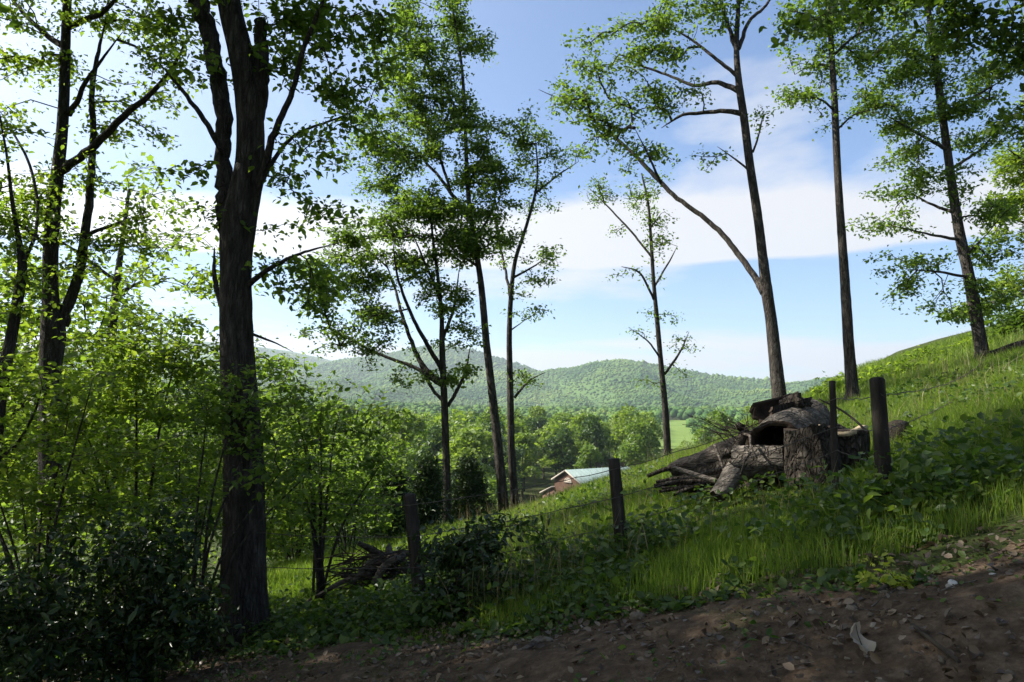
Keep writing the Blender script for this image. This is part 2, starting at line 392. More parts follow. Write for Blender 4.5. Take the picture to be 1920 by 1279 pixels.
ICO_V = []; 
def ico(sub=0):
    p = (1 + 5 ** .5) / 2
    v = np.array([(-1, p, 0), (1, p, 0), (-1, -p, 0), (1, -p, 0), (0, -1, p), (0, 1, p), (0, -1, -p), (0, 1, -p), (p, 0, -1), (p, 0, 1), (-p, 0, -1), (-p, 0, 1)], float)
    v /= np.linalg.norm(v[0])
    f = [(0, 11, 5), (0, 5, 1), (0, 1, 7), (0, 7, 10), (0, 10, 11), (1, 5, 9), (5, 11, 4), (11, 10, 2), (10, 7, 6), (7, 1, 8), (3, 9, 4), (3, 4, 2), (3, 2, 6), (3, 6, 8), (3, 8, 9), (4, 9, 5), (2, 4, 11), (6, 2, 10), (8, 6, 7), (9, 8, 1)]
    v = list(map(tuple, v))
    for _ in range(sub):
        c = {}; nf = []
        def mid(a, b):
            k = (min(a, b), max(a, b))
            if k not in c:
                m = np.array(v[a]) + np.array(v[b]); m /= np.linalg.norm(m); v.append(tuple(m)); c[k] = len(v) - 1
            return c[k]
        for a, b, d in f:
            x, y, z = mid(a, b), mid(b, d), mid(d, a); nf += [(a, x, z), (b, y, x), (d, z, y), (x, y, z)]
        f = nf
    return np.array(v), np.array(f)
I0, I1, I2 = ico(0), ico(1), ico(2)
def lumps(mb, C, rad, base, flat=1.0, jit=.28, rng=R):
    v, f = base; n = len(C); m = len(v)
    rr = rad[:, None] * (1 + jit * rng.normal(size=(n, m)))
    V = C[:, None] + v[None] * rr[..., None] * np.array([1, 1, flat])
    mb.add(V, None, (f[None] + (np.arange(n) * m)[:, None, None]).reshape(-1, 3))
# canopy on the mountain faces
def canopy_mat(name, c1, c2, c3, scale):
    m, t, o = mat(name)
    geo = t.nodes.new('ShaderNodeNewGeometry'); c = t.nodes.new('ShaderNodeTexCoord')
    nz = t.nodes.new('ShaderNodeTexNoise'); nz.inputs['Scale'].default_value = scale; nz.inputs['Detail'].default_value = 4; t.links.new(c.outputs['Object'], nz.inputs[0])
    fac = math_n(t, 'ADD', math_n(t, 'MULTIPLY', geo.outputs['Random Per Island'], .4), math_n(t, 'MULTIPLY', math_n(t, 'SUBTRACT', nz.outputs['Fac'], .36), 2.0))
    r = ramp(t, [(.1, c1), (.5, c2), (.95, c3)]); t.links.new(fac, r.inputs[0])
    p = t.nodes.new('ShaderNodeBsdfPrincipled'); p.inputs['Roughness'].default_value = .9; p.inputs['Specular IOR Level'].default_value = .05
    t.links.new(r.outputs[0], p.inputs['Base Color']); t.links.new(p.outputs[0], o.inputs[0]); return m
M['canopy'] = canopy_mat('canopy', (.035, .085, .032), (.09, .16, .04), (.18, .235, .06), .0045)
rng = np.random.default_rng(5)
mb = MB(); P = []
while sum(map(len, P)) < 43000:
    Y = 1060 + 3000 * rng.random(60000) ** 1.3; u = rng.uniform(400, 1640, 60000); X = (u - CX) / F * Y
    keep = rng.random(60000) < (Y / 4000)
    X, Y = X[keep], Y[keep]; Z = Hm(X, Y); Zn = Hm(X, Y - 20); ok = (Z > -16) & (Z > Zn - 1)
    P.append(np.stack([X, Y, Z + 2.0], -1)[ok])
P = np.concatenate(P)[:43000]
rad = (1.9 + rng.gamma(2.0, .85, len(P))) * np.clip(P[:, 1] / 1900, .8, 1.5)
OCT = (np.array([(1, 0, 0), (0, 1, 0), (-1, 0, 0), (0, -1, 0), (0, 0, 1), (0, 0, -1)], float), np.array([(0, 1, 4), (1, 2, 4), (2, 3, 4), (3, 0, 4), (1, 0, 5), (2, 1, 5), (3, 2, 5), (0, 3, 5)]))
lumps(mb, P, rad, OCT, .75, .25, rng)
stuff(mb.build('mountain_forest', M['canopy'], None, False)); bpy.data.objects['mountain_forest']['label'] = 'distant green woodland covering the mountain slopes'; bpy.data.objects['mountain_forest']['category'] = 'forest'

# ------------------------------------------------------------------ valley wood
def clearing(X, Y):
    u = CX + F * X / Y
    meadow = (u > 1232) & (u < 1302) & (Y > 190) & (Y < 640)
    yard = ((np.abs(X - 16) < 15) & (np.abs(Y - 124) < 15)) | ((u > 955) & (u < 1200) & (Y < 130))
    return meadow | yard
def valley_proto(kind, s):
    rg = np.random.default_rng(100 + s); mb = MB()
    h = rg.uniform(10, 13); w = rg.uniform(3.2, 4.6)
    if kind == 'cedar': w = 2.4
    cs = []
    for _ in range(16):
        t = rg.random(); a = rg.uniform(0, 6.28); zz = h * (.32 + .62 * t)
        env = w * (1 - abs(t - .35) * 1.05) if kind != 'cedar' else w * (1.1 - t)
        q = env * rg.uniform(.35, .8); cs.append((q * math.cos(a), q * math.sin(a), zz, rg.uniform(1.1, 1.9) * (1 if kind != 'cedar' else .8)))
    P = []
    for cx_, cy_, cz_, r in cs:
        d = rg.normal(size=(95, 3)); d /= np.linalg.norm(d, axis=1)[:, None]
        d[:, 2] = np.abs(d[:, 2]) * 1.1 - .35
        P.append(np.array([cx_, cy_, cz_]) + d * r * rg.uniform(.75, 1.05, (95, 1)))
    leaves(mb, np.concatenate(P), .62, .7, False, rg)
    tr = MB(); tube(tr, spline([(0, 0, -.5, .22), (.1, 0, h * .4, .17), (0, .1, h * .85, .05)], 1.5), 5)
    return mb.mesh('crown', M[{'bright': 'vl_bright', 'mid': 'vl_mid', 'dark': 'vl_dark', 'cedar': 'vl_dark'}[kind]]), tr.mesh('trunk', M['bark_grey'])
M['vl_bright'] = leaf_mat('vl_bright', (.11, .17, .03), (.17, .24, .045), (.22, .28, .06), .45)
M['vl_mid'] = leaf_mat('vl_mid', (.085, .145, .028), (.125, .195, .038), (.165, .225, .05), .45)
M['vl_dark'] = leaf_mat('vl_dark', (.035, .07, .022), (.055, .10, .028), (.08, .13, .036), .35)
PROTO = {k: [valley_proto(k, 10 * i + j) for j in range(n)] for i, (k, n) in enumerate([('bright', 3), ('mid', 3), ('dark', 2), ('cedar', 1)])}
VL = {'bright': 'bright yellow-green round tree in the sunlit valley wood', 'mid': 'mid-green leafy tree among the valley wood',
      'dark': 'dark green broad tree in the valley wood', 'cedar': 'dark narrow pointed evergreen in the valley wood'}
def scatter(y0, y1, sp, u0, u1, rg):
    out = []
    y = y0
    while y < y1:
        x0, x1 = (u0 - CX) / F * y, (u1 - CX) / F * y
        xs = np.arange(x0, x1, sp); xs = xs + rg.uniform(-.45, .45, len(xs)) * sp; ys = y + rg.uniform(-.45, .45, len(xs)) * sp
        ok = ~clearing(xs, ys); out.append(np.stack([xs[ok], ys[ok]], -1)); y += sp
    return np.concatenate(out)
rg = np.random.default_rng(77)
PT = scatter(92, 262, 8.6, 470, 1420, rg)
for (x, y) in PT[:300]:
    k = rg.choice(['bright', 'mid', 'dark', 'cedar'], p=[.40, .36, .17, .07])
    cm, tm = PROTO[k][rg.integers(len(PROTO[k]))]
    o = empty('valley_tree', (x, y, Hs(x, y))); s = rg.uniform(.9, 1.38); o.scale = (s, s, s * rg.uniform(.9, 1.15)); o.rotation_euler = (0, 0, rg.uniform(0, 6.28))
    if y < 120 and CX + F * x / y > 900: o.scale = (s * .7, s * .7, s * .6)
    if 1215 < CX + F * x / y < 1318: o.scale = (s * .7, s * .7, s * .56)
    tag(o, VL[k], 'tree', 'valley wood, ' + k + ' trees')
    for nm, me in (('crown', cm), ('trunk', tm)):
        c = bpy.data.objects.new(nm, me); COL.objects.link(c); c.parent = o
    
PT = scatter(262, 1150, 10.5, 430, 1560, rg)
far = PT[:, 1] > 480
mb = MB(); A = PT[~far]; z = H(A[:, 0], A[:, 1])
off3 = rg.normal(size=(len(A), 5, 3)) * np.array([1.9, 1.9, 1.3]); C = np.stack([A[:, 0], A[:, 1], z + 7.5], -1)[:, None] + off3
C = C.reshape(-1, 3); d = rg.normal(size=(len(C), 26, 3)); d /= np.linalg.norm(d, axis=-1)[..., None]; d[..., 2] = np.abs(d[..., 2]) * 1.1 - .3
LP = (C[:, None] + d * rg.uniform(1.5, 2.6, (len(C), 1, 1))).reshape(-1, 3)
leaves(mb, LP, 1.15, .7, False, rg)
B = PT[far]; z = H(B[:, 0], B[:, 1])
CB = np.stack([B[:, 0], B[:, 1], z + 5.5], -1) + rg.normal(size=(len(B), 3)) * np.array([2.2, 2.2, 1.2]); RB = rg.uniform(3.2, 5.4, len(B))
lumps(mb, CB, RB * .85, I0, 1.0, .2, rg)
d = rg.normal(size=(len(B), 14, 3)); d /= np.linalg.norm(d, axis=-1)[..., None]; d[..., 2] = np.abs(d[..., 2]) * 1.1 - .3
leaves(mb, (CB[:, None] + d * RB[:, None, None] * rg.uniform(.8, 1.15, (len(B), 14, 1))).reshape(-1, 3), 1.7, .8, False, rg)
o = stuff(mb.build('far_wood', M['canopy'], None, False)); o['label'] = 'far part of the valley wood below the mountains'; o['category'] = 'forest'
M['meadow'] = noise_mat('meadow', [(.10, .16, .03), (.15, .22, .045), (.20, .26, .07)], .08, 6, 0)
xs = np.linspace(60, 170, 30); ys = np.linspace(300, 640, 40)
struct(grid_mesh(xs, ys, lambda X, Y: H(X, Y) + .35, 'meadow', M['meadow']))

# ------------------------------------------------------------------ tree generator
def prim(nodes, att, bf=.35):
    """attach every attractor to the growing tree, nearest and shortest way first"""
    n0 = len(nodes); P = np.vstack([nodes, att]); n = len(att)
    par = np.full(len(P), -1); pl = np.zeros(len(P))
    D = np.linalg.norm(att[:, None] - nodes[None], axis=2)
    best = D.min(1); bi = D.argmin(1); done = np.zeros(n, bool); order = []
    for _ in range(n):
        k = int(np.argmin(np.where(done, 1e9, best))); done[k] = True; par[n0 + k] = bi[k]
        pl[n0 + k] = pl[bi[k]] + np.linalg.norm(att[k] - P[bi[k]]); order.append(n0 + k)
        c = np.linalg.norm(att - att[k], axis=1) + bf * pl[n0 + k]
        up = (c < best) & ~done; best[up] = c[up]; bi[up] = n0 + k
    return P, par, order
def grow(root, limbs, att, leaf_n, leaf_size, leafm, twig_r=.0035, tilt=.6, full=False, spread=(.20, .11), rg=R, nodes_from=None, droop=.15, narrow=1.0, twigmat='twig', maxr=.03):
    """twigs and foliage reaching from the limbs to the attractors"""
    nodes = np.vstack([s[:, :3] for s in limbs])
    P, par, order = prim(nodes, att)
    n0 = len(nodes); r = np.zeros(len(P)); r[n0:] = twig_r ** 2.4
    for k in reversed(order):
        p = par[k]
        if p >= n0: r[p] += r[k]
    r = np.minimum(r ** (1 / 2.4), maxr)
    tw = MB()
    for k in order:
        a = P[par[k]]; b = P[k]; m = (a + b) / 2; ln = np.linalg.norm(b - a)
        if ln < 1e-4: continue
        m = m + rg.normal(size=3) * ln * .07 + np.array([0, 0, ln * .07])
        ra = r[par[k]] if par[k] >= n0 else r[k] * 1.25
        tube(tw, np.array([[*a, ra], [*m, (ra + r[k]) / 2], [*b, r[k]]]), 3 if r[k] < .012 else 5, cap=False)
    stuff(tw.build('twigs', M[twigmat], root))
    fo = MB()
    dv = P[par[n0:]] - att; dl = np.linalg.norm(dv, axis=1)[:, None]; dv = dv * np.minimum(1, .45 / (dl + 1e-6))
    c = np.repeat(att, leaf_n, 0); n = len(c); c = c + np.repeat(dv, leaf_n, 0) * (rg.random((n, 1)) ** 1.5)
    c = c + rg.normal(size=(n, 3)) * np.array([spread[0], spread[0], spread[1]]) * .8
    leaves(fo, c, leaf_size, tilt, full, rg, narrow, droop)
    stuff(fo.build('crown', M[leafm], root))
def traced(pts, Y, jy=0, rg=R):
    """rows (u, v, width px[, dY]) -> (x, y, z, r)"""
    out = []
    for p in pts:
        y = Y + (p[3] if len(p) > 3 else 0); out.append([*at(p[0], p[1], y), p[2] * px(y) / 2])
    return np.array(out)
def blob_points(blobs, Y, dens, rg, depth=.9, clump=3):
    A = []
    for b in blobs:
        u, v, ru, rv = b[:4]; dy = b[4] if len(b) > 4 else 0; w = b[5] if len(b) > 5 else 1
        y = Y + dy; a, c = ru * px(y), rv * px(y)
        n = max(3, int(math.pi * a * c * dens * w)); nc = max(1, n // clump)
        dd = rg.normal(size=(nc, 3)); dd /= np.linalg.norm(dd, axis=1)[:, None]; dd *= rg.random((nc, 1)) ** .45
        C = at(u, v, y) + dd * np.array([a, depth * max(a, c) * 1.1, c])
        for q in C: A.append(q + rg.normal(size=(clump, 3)) * np.array([.22, .22, .10]) * min(1, a * 2 + .3))
    return np.concatenate(A)
def traced_tree(name, label, Y, trunk, limbs, blobs, dens=15, leaf_n=16, leaf_size=.10, leafm='leaf', barkm='bark', seed=0, k=12, depth=.9, root_flare=True, step=.15, full=False, spread=(.2, .1), rough=.10, cat='tree', rg=None, swing=1.0, ws=1.0):
    rg = rg or np.random.default_rng(900 + seed)
    T = traced(trunk, Y); T[:, 3] *= ws
    bx, by = T[0, 0], T[0, 1]; gz = Hs(bx, by)
    root = empty(name, (bx, by, gz)); tag(root, label, cat)
    if T[0, 2] > gz - .15: T = np.vstack([[bx + (T[0, 0] - T[1, 0]) * .15, by, gz - .2, T[0, 3] * 1.15], T])
    if root_flare:
        r0 = T[1, 3]; zb_ = T[0, 2]
        ax = (T[2, :3] - T[1, :3]) / (T[2, 2] - T[1, 2]); foot = lambda dz, m: [*(T[1, :3] + ax * (gz + dz - T[1, 2])), r0 * m]
        T = np.vstack([[foot(-.2, 2.1), foot(.02, 1.6), foot(.16, 1.2), foot(.4, 1.02)], T[T[:, 2] > gz + .55]])
    S = spline(T, step); mb = MB(); tube(mb, S, k, rough, seed, True, .16 if root_flare else 0); mb.build('trunk', M[barkm], root)
    LS = [S[len(S) // 3:]]
    for i, lm in enumerate(limbs):
        q = traced(lm, Y); q[:, 3] *= (ws + .0 if Y < 12 else (ws + 1) / 2)
        if len(q[0]) and all(len(p) < 4 for p in lm):      # let the limb swing toward or away from the viewer
            sgn = swing * rg.choice([-1, 1]) * rg.uniform(.25, .6); ln = np.linalg.norm(q[-1, :3] - q[0, :3])
            for w in range(1, len(q)):
                y2 = Y + sgn * ln * w / (len(q) - 1); q[w, :3] = at(lm[w][0], lm[w][1], y2)
        if lm[-1][2] < 12: q[-1, 3] *= .35
        s = spline(q, step); s[:, 3] = np.minimum(s[:, 3], np.interp(np.arange(len(s)), np.linspace(0, len(s) - 1, len(q)), q[:, 3]) * 1.3 + .002)
        s[:, :3] += (rg.normal(size=(len(s), 3)) * .15 * s[:, 3:4]); mb = MB(); tube(mb, s, max(6, k - 4), rough, seed + i, True)
        mb.build('branch', M[barkm], root); LS.append(s)
    if blobs:
        att = blob_points(blobs, Y, dens * 1.6, rg, depth)
        grow(root, LS, att, int(leaf_n * 2.3), leaf_size * (.76 if Y < 12 else .72), leafm, full=full, spread=(spread[0] * .85, spread[1] * .9), rg=rg, twig_r=.0032 if Y < 9 else .0065, tilt=.7)
    return root

# ------------------------------------------------------------------ the trees one can trace in the photograph
traced_tree('forked_tree', 'thick dark trunk forking into two stems beside the dirt track', 7.0,
    [(458, 1225, 175), (456, 1185, 128), (456, 1140, 102), (457, 1050, 90), (458, 950, 84), (455, 850, 82), (446, 700, 73), (443, 600, 70), (442, 500, 69), (447, 420, 76), (464, 340, 66), (470, 280, 60), (467, 190, 58), (452, 100, 53), (430, 10, 50), (420, -90, 48), (440, -240, 46), (470, -420, 30), (480, -600, 12)],
    [[(430, 440, 44, .06), (422, 380, 37, .10), (420, 300, 33, .12), (416, 200, 36, .12), (400, 100, 37, .14), (372, 0, 38, .16), (352, -90, 36, .2), (310, -260, 40, .3), (280, -420, 20, .4)],
     [(474, 235, 38, 0), (489, 170, 34, 0), (491, 110, 29, 0), (487, 36, 25, 0)],
     [(470, 385, 20), (492, 330, 17), (510, 260, 15), (545, 180, 12), (570, 90, 10), (605, 0, 8), (630, -90, 5)],
     [(472, 375, 15), (498, 325, 12), (535, 270, 9), (570, 245, 7), (625, 225, 5), (690, 200, 3)],
     [(452, 545, 14), (490, 515, 11), (530, 490, 8), (580, 470, 5), (640, 455, 3)],
     [(430, 610, 16), (412, 560, 13), (402, 515, 10), (402, 465, 8)],
     [(452, 618, 8), (482, 630, 6), (510, 640, 4), (550, 660, 2.5)],
     [(417, 285, 14), (396, 245, 12), (350, 180, 9), (300, 120, 6)],
     [(455, -60, 30), (560, -180, 20), (660, -240, 10)], [(460, -330, 30), (600, -450, 20), (780, -520, 10)], [(470, -420, 26), (380, -540, 16), (260, -600, 8)]],
    [(600, 40, 100, 60), (670, 100, 70, 60), (560, 130, 50, 60), (545, 40, 50, 50), (690, 40, 60, 50), (620, 170, 70, 40), (670, 220, 60, 40), (600, 290, 60, 40, .3, .7), (660, 310, 60, 40, .3, .7), (570, 350, 50, 30, 0, .8), (640, 390, 70, 30, 0, .8), (540, 420, 45, 30, 0, .8), (550, 490, 50, 40), (600, 540, 60, 40), (560, 570, 40, 30),
     (340, 30, 50, 40), (290, 60, 50, 40), (330, 110, 40, 40), (380, 400, 25, 20, 0, .7), (370, 310, 20, 20, 0, .7),
     (380, -120, 160, 90), (600, -130, 170, 90), (250, -160, 120, 90), (500, -330, 220, 120, 0, .55), (300, -380, 160, 120, 0, .55), (700, -260, 120, 80), (350, -540, 240, 110, 0, .55), (620, -520, 240, 110, 0, .55), (470, -700, 260, 120, 0, .55), (800, -400, 150, 100, 0, .55), (860, -560, 160, 100, 0, .55), (200, -600, 160, 110, 0, .55)],
    dens=26, leaf_n=15, leaf_size=.095, leafm='leaf', seed=1, k=30, step=.07, full=True, spread=(.15, .07), rough=.09, root_flare=False, ws=.86)

traced_tree('twin_stem_tree', 'dark tree whose trunk divides low, among the leafy saplings', 11.0,
    [(103, 1090, 66), (98, 950, 57), (95, 850, 52), (95, 700, 52), (100, 625, 60), (95, 560, 42), (94, 500, 38), (97, 430, 36), (106, 340, 32), (116, 250, 29), (121, 150, 27), (123, 80, 25), (126, 0, 21), (130, -120, 15), (140, -260, 7)],
    [[(115, 610, 34, .1), (132, 560, 28, .1), (150, 500, 24, .1), (161, 430, 21, .1), (170, 340, 19, .1), (175, 250, 16, .1), (172, 180, 14, .1), (182, 110, 11, .1), (200, 30, 7, .1)],
     [(113, 320, 24), (150, 296, 21), (190, 260, 19), (232, 218, 16), (290, 168, 12), (330, 115, 8), (350, 70, 5)],
     [(122, 88, 20), (90, 68, 16), (50, 30, 13), (10, -15, 9), (-40, -60, 5)],
     [(125, 52, 19), (155, 40, 15), (190, 25, 13), (214, 0, 10), (230, -50, 6)],
     [(130, 215, 15), (150, 180, 13), (170, 140, 10), (230, 60, 5)],
     [(165, 440, 11), (215, 420, 7), (270, 400, 4)],
     [(95, 470, 12), (50, 430, 8), (10, 410, 5)]],
    [(60, 30, 70, 50), (25, 110, 60, 50), (200, 50, 70, 50), (285, 70, 60, 45), (240, 160, 60, 40), (310, 145, 50, 45), (200, 225, 60, 35), (80, 120, 60, 40), (40, 210, 45, 30, 0, .7), (250, 250, 45, 30, 0, .7), (120, 385, 90, 35), (225, 330, 50, 30, 0, .7), (25, 380, 55, 50), (275, 375, 55, 30, 0, .8), (330, 395, 40, 25, 0, .7), (80, 440, 80, 40), (215, 440, 70, 40), (150, 500, 60, 30), (30, 500, 50, 40), (260, 480, 60, 30, 0, .8),
     (120, -60, 120, 50), (0, -80, 120, 60), (260, -60, 100, 50), (130, -200, 150, 80)],
    dens=12, leaf_n=17, leaf_size=.115, leafm='leaf_bright', ws=.70, seed=2, k=18, spread=(.2, .09))

traced_tree('leaning_sapling', 'slender dark trunk leaning beside the twin-stemmed tree', 7.6,
    [(-22, 1000, 48), (-12, 860, 46), (4, 720, 42), (24, 620, 37), (39, 530, 33), (42, 492, 28), (32, 430, 16), (22, 370, 13), (14, 300, 9), (0, 220, 6), (-20, 120, 3)],
    [[(42, 500, 14), (66, 440, 12), (70, 380, 11), (56, 310, 10), (28, 255, 8), (0, 208, 6)],
     [(-4, 860, 14), (30, 835, 11), (66, 770, 8), (80, 720, 5)]],
    [(20, 330, 35, 30, 0, .8), (40, 420, 40, 35), (10, 470, 40, 40), (60, 540, 50, 30), (20, 590, 45, 35), (-60, 380, 60, 60), (-60, 250, 50, 60), (30, 250, 30, 25, 0, .6)],
    dens=24, leaf_n=12, leaf_size=.085, leafm='leaf_bright', ws=.54, seed=3, k=14, full=True, spread=(.14, .06))

traced_tree('spreading_tree', 'many-limbed leafy tree with low spreading boughs at the brow', 17.0,
    [(838, 968, 18), (838, 900, 17), (833, 750, 16), (829, 650, 13), (828, 590, 10), (821, 520, 8), (812, 450, 6), (806, 385, 4)],
    [[(829, 718, 11), (790, 680, 10), (757, 600, 8), (742, 545, 6), (715, 470, 4)],
     [(828, 692, 10), (776, 600, 7), (746, 520, 5), (735, 440, 3)],
     [(827, 722, 10), (780, 690, 8), (700, 660, 6), (650, 630, 4), (600, 620, 3)],
     [(834, 758, 8), (800, 712, 6), (780, 660, 4)],
     [(840, 762, 8), (870, 705, 6), (882, 650, 4)],
     [(828, 640, 8), (850, 580, 6), (862, 500, 4)],
     [(825, 560, 7), (800, 500, 5), (770, 430, 4)]],
    [(640, 450, 50, 40), (715, 425, 60, 45), (790, 420, 60, 50), (690, 510, 70, 45), (640, 545, 50, 35), (630, 620, 60, 25), (600, 500, 40, 45), (780, 500, 55, 45), (845, 560, 45, 55), (855, 480, 45, 45), (720, 590, 55, 35), (850, 625, 40, 25), (868, 690, 32, 35, 0, .8), (765, 700, 45, 25, 0, .7), (740, 380, 60, 35), (815, 380, 50, 45), (690, 640, 50, 20), (600, 580, 40, 25)],
    dens=16, leaf_n=21, leaf_size=.135, leafm='leaf', ws=0.85, seed=4, k=10)

traced_tree('tall_leafy_tree', 'tall densely leaved tree of the close pair at the brow', 17.5,
    [(946, 960, 26), (939, 880, 23), (926, 760, 21), (912, 640, 19), (903, 540, 17), (896, 490, 15), (882, 400, 13), (876, 330, 11), (872, 230, 9), (868, 150, 8), (860, 80, 6), (848, 10, 5), (842, -40, 3)],
    [[(882, 408, 10), (850, 368, 9), (822, 330, 7), (795, 300, 6), (770, 265, 4)],
     [(846, 364, 7), (826, 300, 6), (795, 225, 5), (768, 145, 4), (755, 70, 3)],
     [(868, 235, 6), (842, 180, 5), (805, 130, 4), (778, 88, 3)],
     [(899, 502, 7), (870, 482, 5), (850, 468, 4), (820, 440, 3)],
     [(878, 345, 6), (905, 290, 4), (915, 250, 3)],
     [(890, 450, 6), (920, 400, 5), (935, 340, 3)]],
    [(850, 35, 55, 45), (892, 100, 30, 45), (800, 95, 60, 45), (755, 40, 45, 55), (868, 190, 50, 45), (820, 225, 70, 40), (755, 190, 55, 50), (780, 275, 60, 40), (900, 255, 40, 45), (865, 310, 55, 35), (925, 330, 40, 45), (890, 370, 50, 40), (858, 440, 45, 40), (925, 420, 40, 60), (715, 320, 55, 45), (705, 240, 50, 45), (735, 120, 45, 40), (840, -50, 60, 40), (890, 470, 35, 30), (830, 150, 40, 40)],
    dens=16, leaf_n=21, leaf_size=.135, leafm='leaf', ws=0.74, seed=5, k=12, barkm='bark_grey')

traced_tree('thin_crowned_tree', 'sparsely leaved thin-crowned tree of the close pair at the brow', 18.0,
    [(966, 952, 20), (959, 850, 18), (957, 740, 16), (955, 640, 14), (958, 560, 12), (966, 490, 10), (985, 430, 8), (1002, 370, 7), (1008, 325, 5), (1005, 270, 3)],
    [[(1004, 362, 6), (1050, 326, 4), (1085, 303, 3)],
     [(958, 560, 8), (946, 500, 6), (931, 430, 5), (927, 380, 3)],
     [(965, 746, 6), (990, 716, 4), (1022, 698, 3)],
     [(962, 520, 6), (1000, 500, 4), (1030, 478, 3)],
     [(957, 620, 4), (985, 600, 3)]],
    [(1000, 245, 45, 35), (1038, 270, 38, 30), (975, 295, 38, 40), (1060, 310, 40, 25, 0, .7), (1022, 475, 35, 30), (1008, 520, 38, 20), (950, 588, 35, 16, 0, .8), (985, 600, 25, 18, 0, .8), (1000, 710, 42, 16, 0, .8), (965, 690, 30, 18, 0, .5), (935, 550, 28, 18, 0, .8), (1005, 395, 30, 35, 0, .6), (945, 245, 32, 35), (1000, 335, 35, 25, 0, .8), (955, 440, 35, 45)],
    dens=11, leaf_n=18, leaf_size=.125, leafm='leaf', ws=0.78, seed=6, k=10, barkm='bark_grey')

traced_tree('sparse_young_tree', 'small sparse tree with bare thin twigs at the pasture edge', 19.0,
    [(1251, 852, 15), (1248, 780, 13), (1240, 690, 11), (1232, 600, 9), (1225, 520, 8), (1220, 440, 6), (1215, 380, 5), (1203, 325, 3)],
    [[(1226, 562, 5), (1200, 512, 4), (1165, 500, 3)], [(1222, 482, 5), (1180, 430, 4), (1132, 380, 3), (1102, 350, 2)],
     [(1238, 672, 4), (1215, 640, 3), (1180, 615, 2)], [(1246, 702, 5), (1275, 660, 4), (1292, 622, 2)], [(1226, 540, 4), (1255, 490, 3), (1270, 462, 2)], [(1218, 430, 4), (1240, 400, 3)]],
    [(1125, 365, 40, 20), (1205, 345, 34, 24), (1232, 455, 40, 24), (1110, 350, 28, 16), (1150, 378, 30, 16), (1195, 365, 30, 22), (1238, 415, 32, 22), (1258, 475, 25, 15), (1175, 510, 28, 14), (1215, 395, 30, 22), (1210, 590, 28, 14), (1255, 595, 18, 16), (1188, 625, 22, 12), (1283, 645, 20, 24), (1212, 705, 18, 12), (1268, 700, 16, 12), (1160, 430, 22, 12), (1240, 520, 20, 12)],
    dens=13, leaf_n=12, leaf_size=.11, leafm='leaf', ws=0.95, seed=7, k=8, barkm='bark_grey')

traced_tree('long_limbed_tree', 'tall tree with one long limb reaching out, behind the log pile', 14.0,
    [(1464, 765, 33), (1456, 690, 29), (1446, 600, 27), (1437, 540, 27), (1430, 480, 23), (1420, 400, 21), (1405, 300, 20), (1396, 230, 19), (1386, 160, 17), (1381, 90, 13), (1385, 0, 10), (1388, -80, 8), (1390, -160, 4)],
    [[(1433, 548, 18), (1418, 525, 15), (1390, 482, 14), (1340, 425, 12), (1270, 372, 11), (1220, 322, 10), (1170, 272, 8), (1120, 232, 6), (1060, 192, 4), (1010, 168, 3)],
     [(1393, 214, 12), (1360, 208, 10), (1330, 211, 9), (1280, 216, 7), (1240, 240, 4)],
     [(1387, 172, 13), (1345, 155, 10), (1300, 160, 8), (1250, 140, 6), (1190, 120, 5), (1150, 110, 3)],
     [(1385, 145, 9), (1330, 100, 7), (1290, 70, 5), (1230, 40, 3)],
     [(1381, 95, 10), (1362, 40, 8), (1350, -10, 6), (1330, -60, 3)],
     [(1384, 92, 10), (1405, 40, 8), (1440, 5, 6), (1460, -50, 3)],
     [(1410, 325, 5), (1380, 300, 4), (1345, 275, 3)], [(1412, 285, 5), (1422, 255, 4), (1430, 225, 3)],
     [(1240, 345, 6), (1215, 290, 4), (1190, 240, 3)]],
    [(1095, 95, 40, 30), (1150, 125, 55, 32), (1200, 95, 50, 40), (1030, 170, 35, 18), (1075, 185, 50, 28), (1140, 190, 50, 30), (1195, 45, 45, 35), (1250, 35, 55, 40), (1275, 105, 50, 30), (1215, 160, 50, 30), (1330, 40, 50, 35), (1165, 240, 60, 25), (1125, 255, 45, 30), (1200, 290, 45, 22), (1255, 280, 30, 15), (1240, 205, 38, 22), (1290, 180, 45, 22), (1425, 235, 22, 32, 0, .7), (1348, 288, 36, 18, 0, .8), (1400, 20, 40, 25, 0, .7), (1300, 0, 50, 30), (1400, -70, 80, 40), (1260, -60, 80, 40), (1180, 210, 40, 25)],
    dens=16, leaf_n=16, leaf_size=.12, leafm='leaf', ws=0.78, seed=8, k=14, barkm='bark_grey', spread=(.2, .09))

traced_tree('straight_tree', 'straight slim tree with a bare trunk above the pasture', 15.5,
    [(1599, 752, 29), (1591, 640, 25), (1581, 480, 21), (1572, 350, 19), (1565, 200, 17), (1560, 110, 15), (1555, 20, 12), (1550, -80, 9), (1548, -160, 5)],
    [[(1571, 242, 5), (1600, 216, 4), (1640, 204, 3)], [(1562, 125, 6), (1525, 122, 5), (1490, 140, 3)], [(1561, 105, 7), (1600, 70, 5), (1640, 50, 3)], [(1567, 210, 5), (1535, 185, 4), (1495, 185, 3)], [(1558, 60, 6), (1520, 30, 4), (1480, 20, 3)]],
    [(1495, 25, 45, 32), (1555, 35, 50, 45), (1610, 35, 55, 40), (1520, 78, 45, 30), (1485, 188, 45, 15), (1530, 178, 45, 24), (1540, 228, 35, 12, 0, .7), (1610, 190, 50, 24), (1600, 125, 50, 32), (1528, 130, 36, 16), (1560, -60, 90, 50)],
    dens=16, leaf_n=17, leaf_size=.125, leafm='leaf', ws=0.74, seed=9, k=14, barkm='bark_grey')

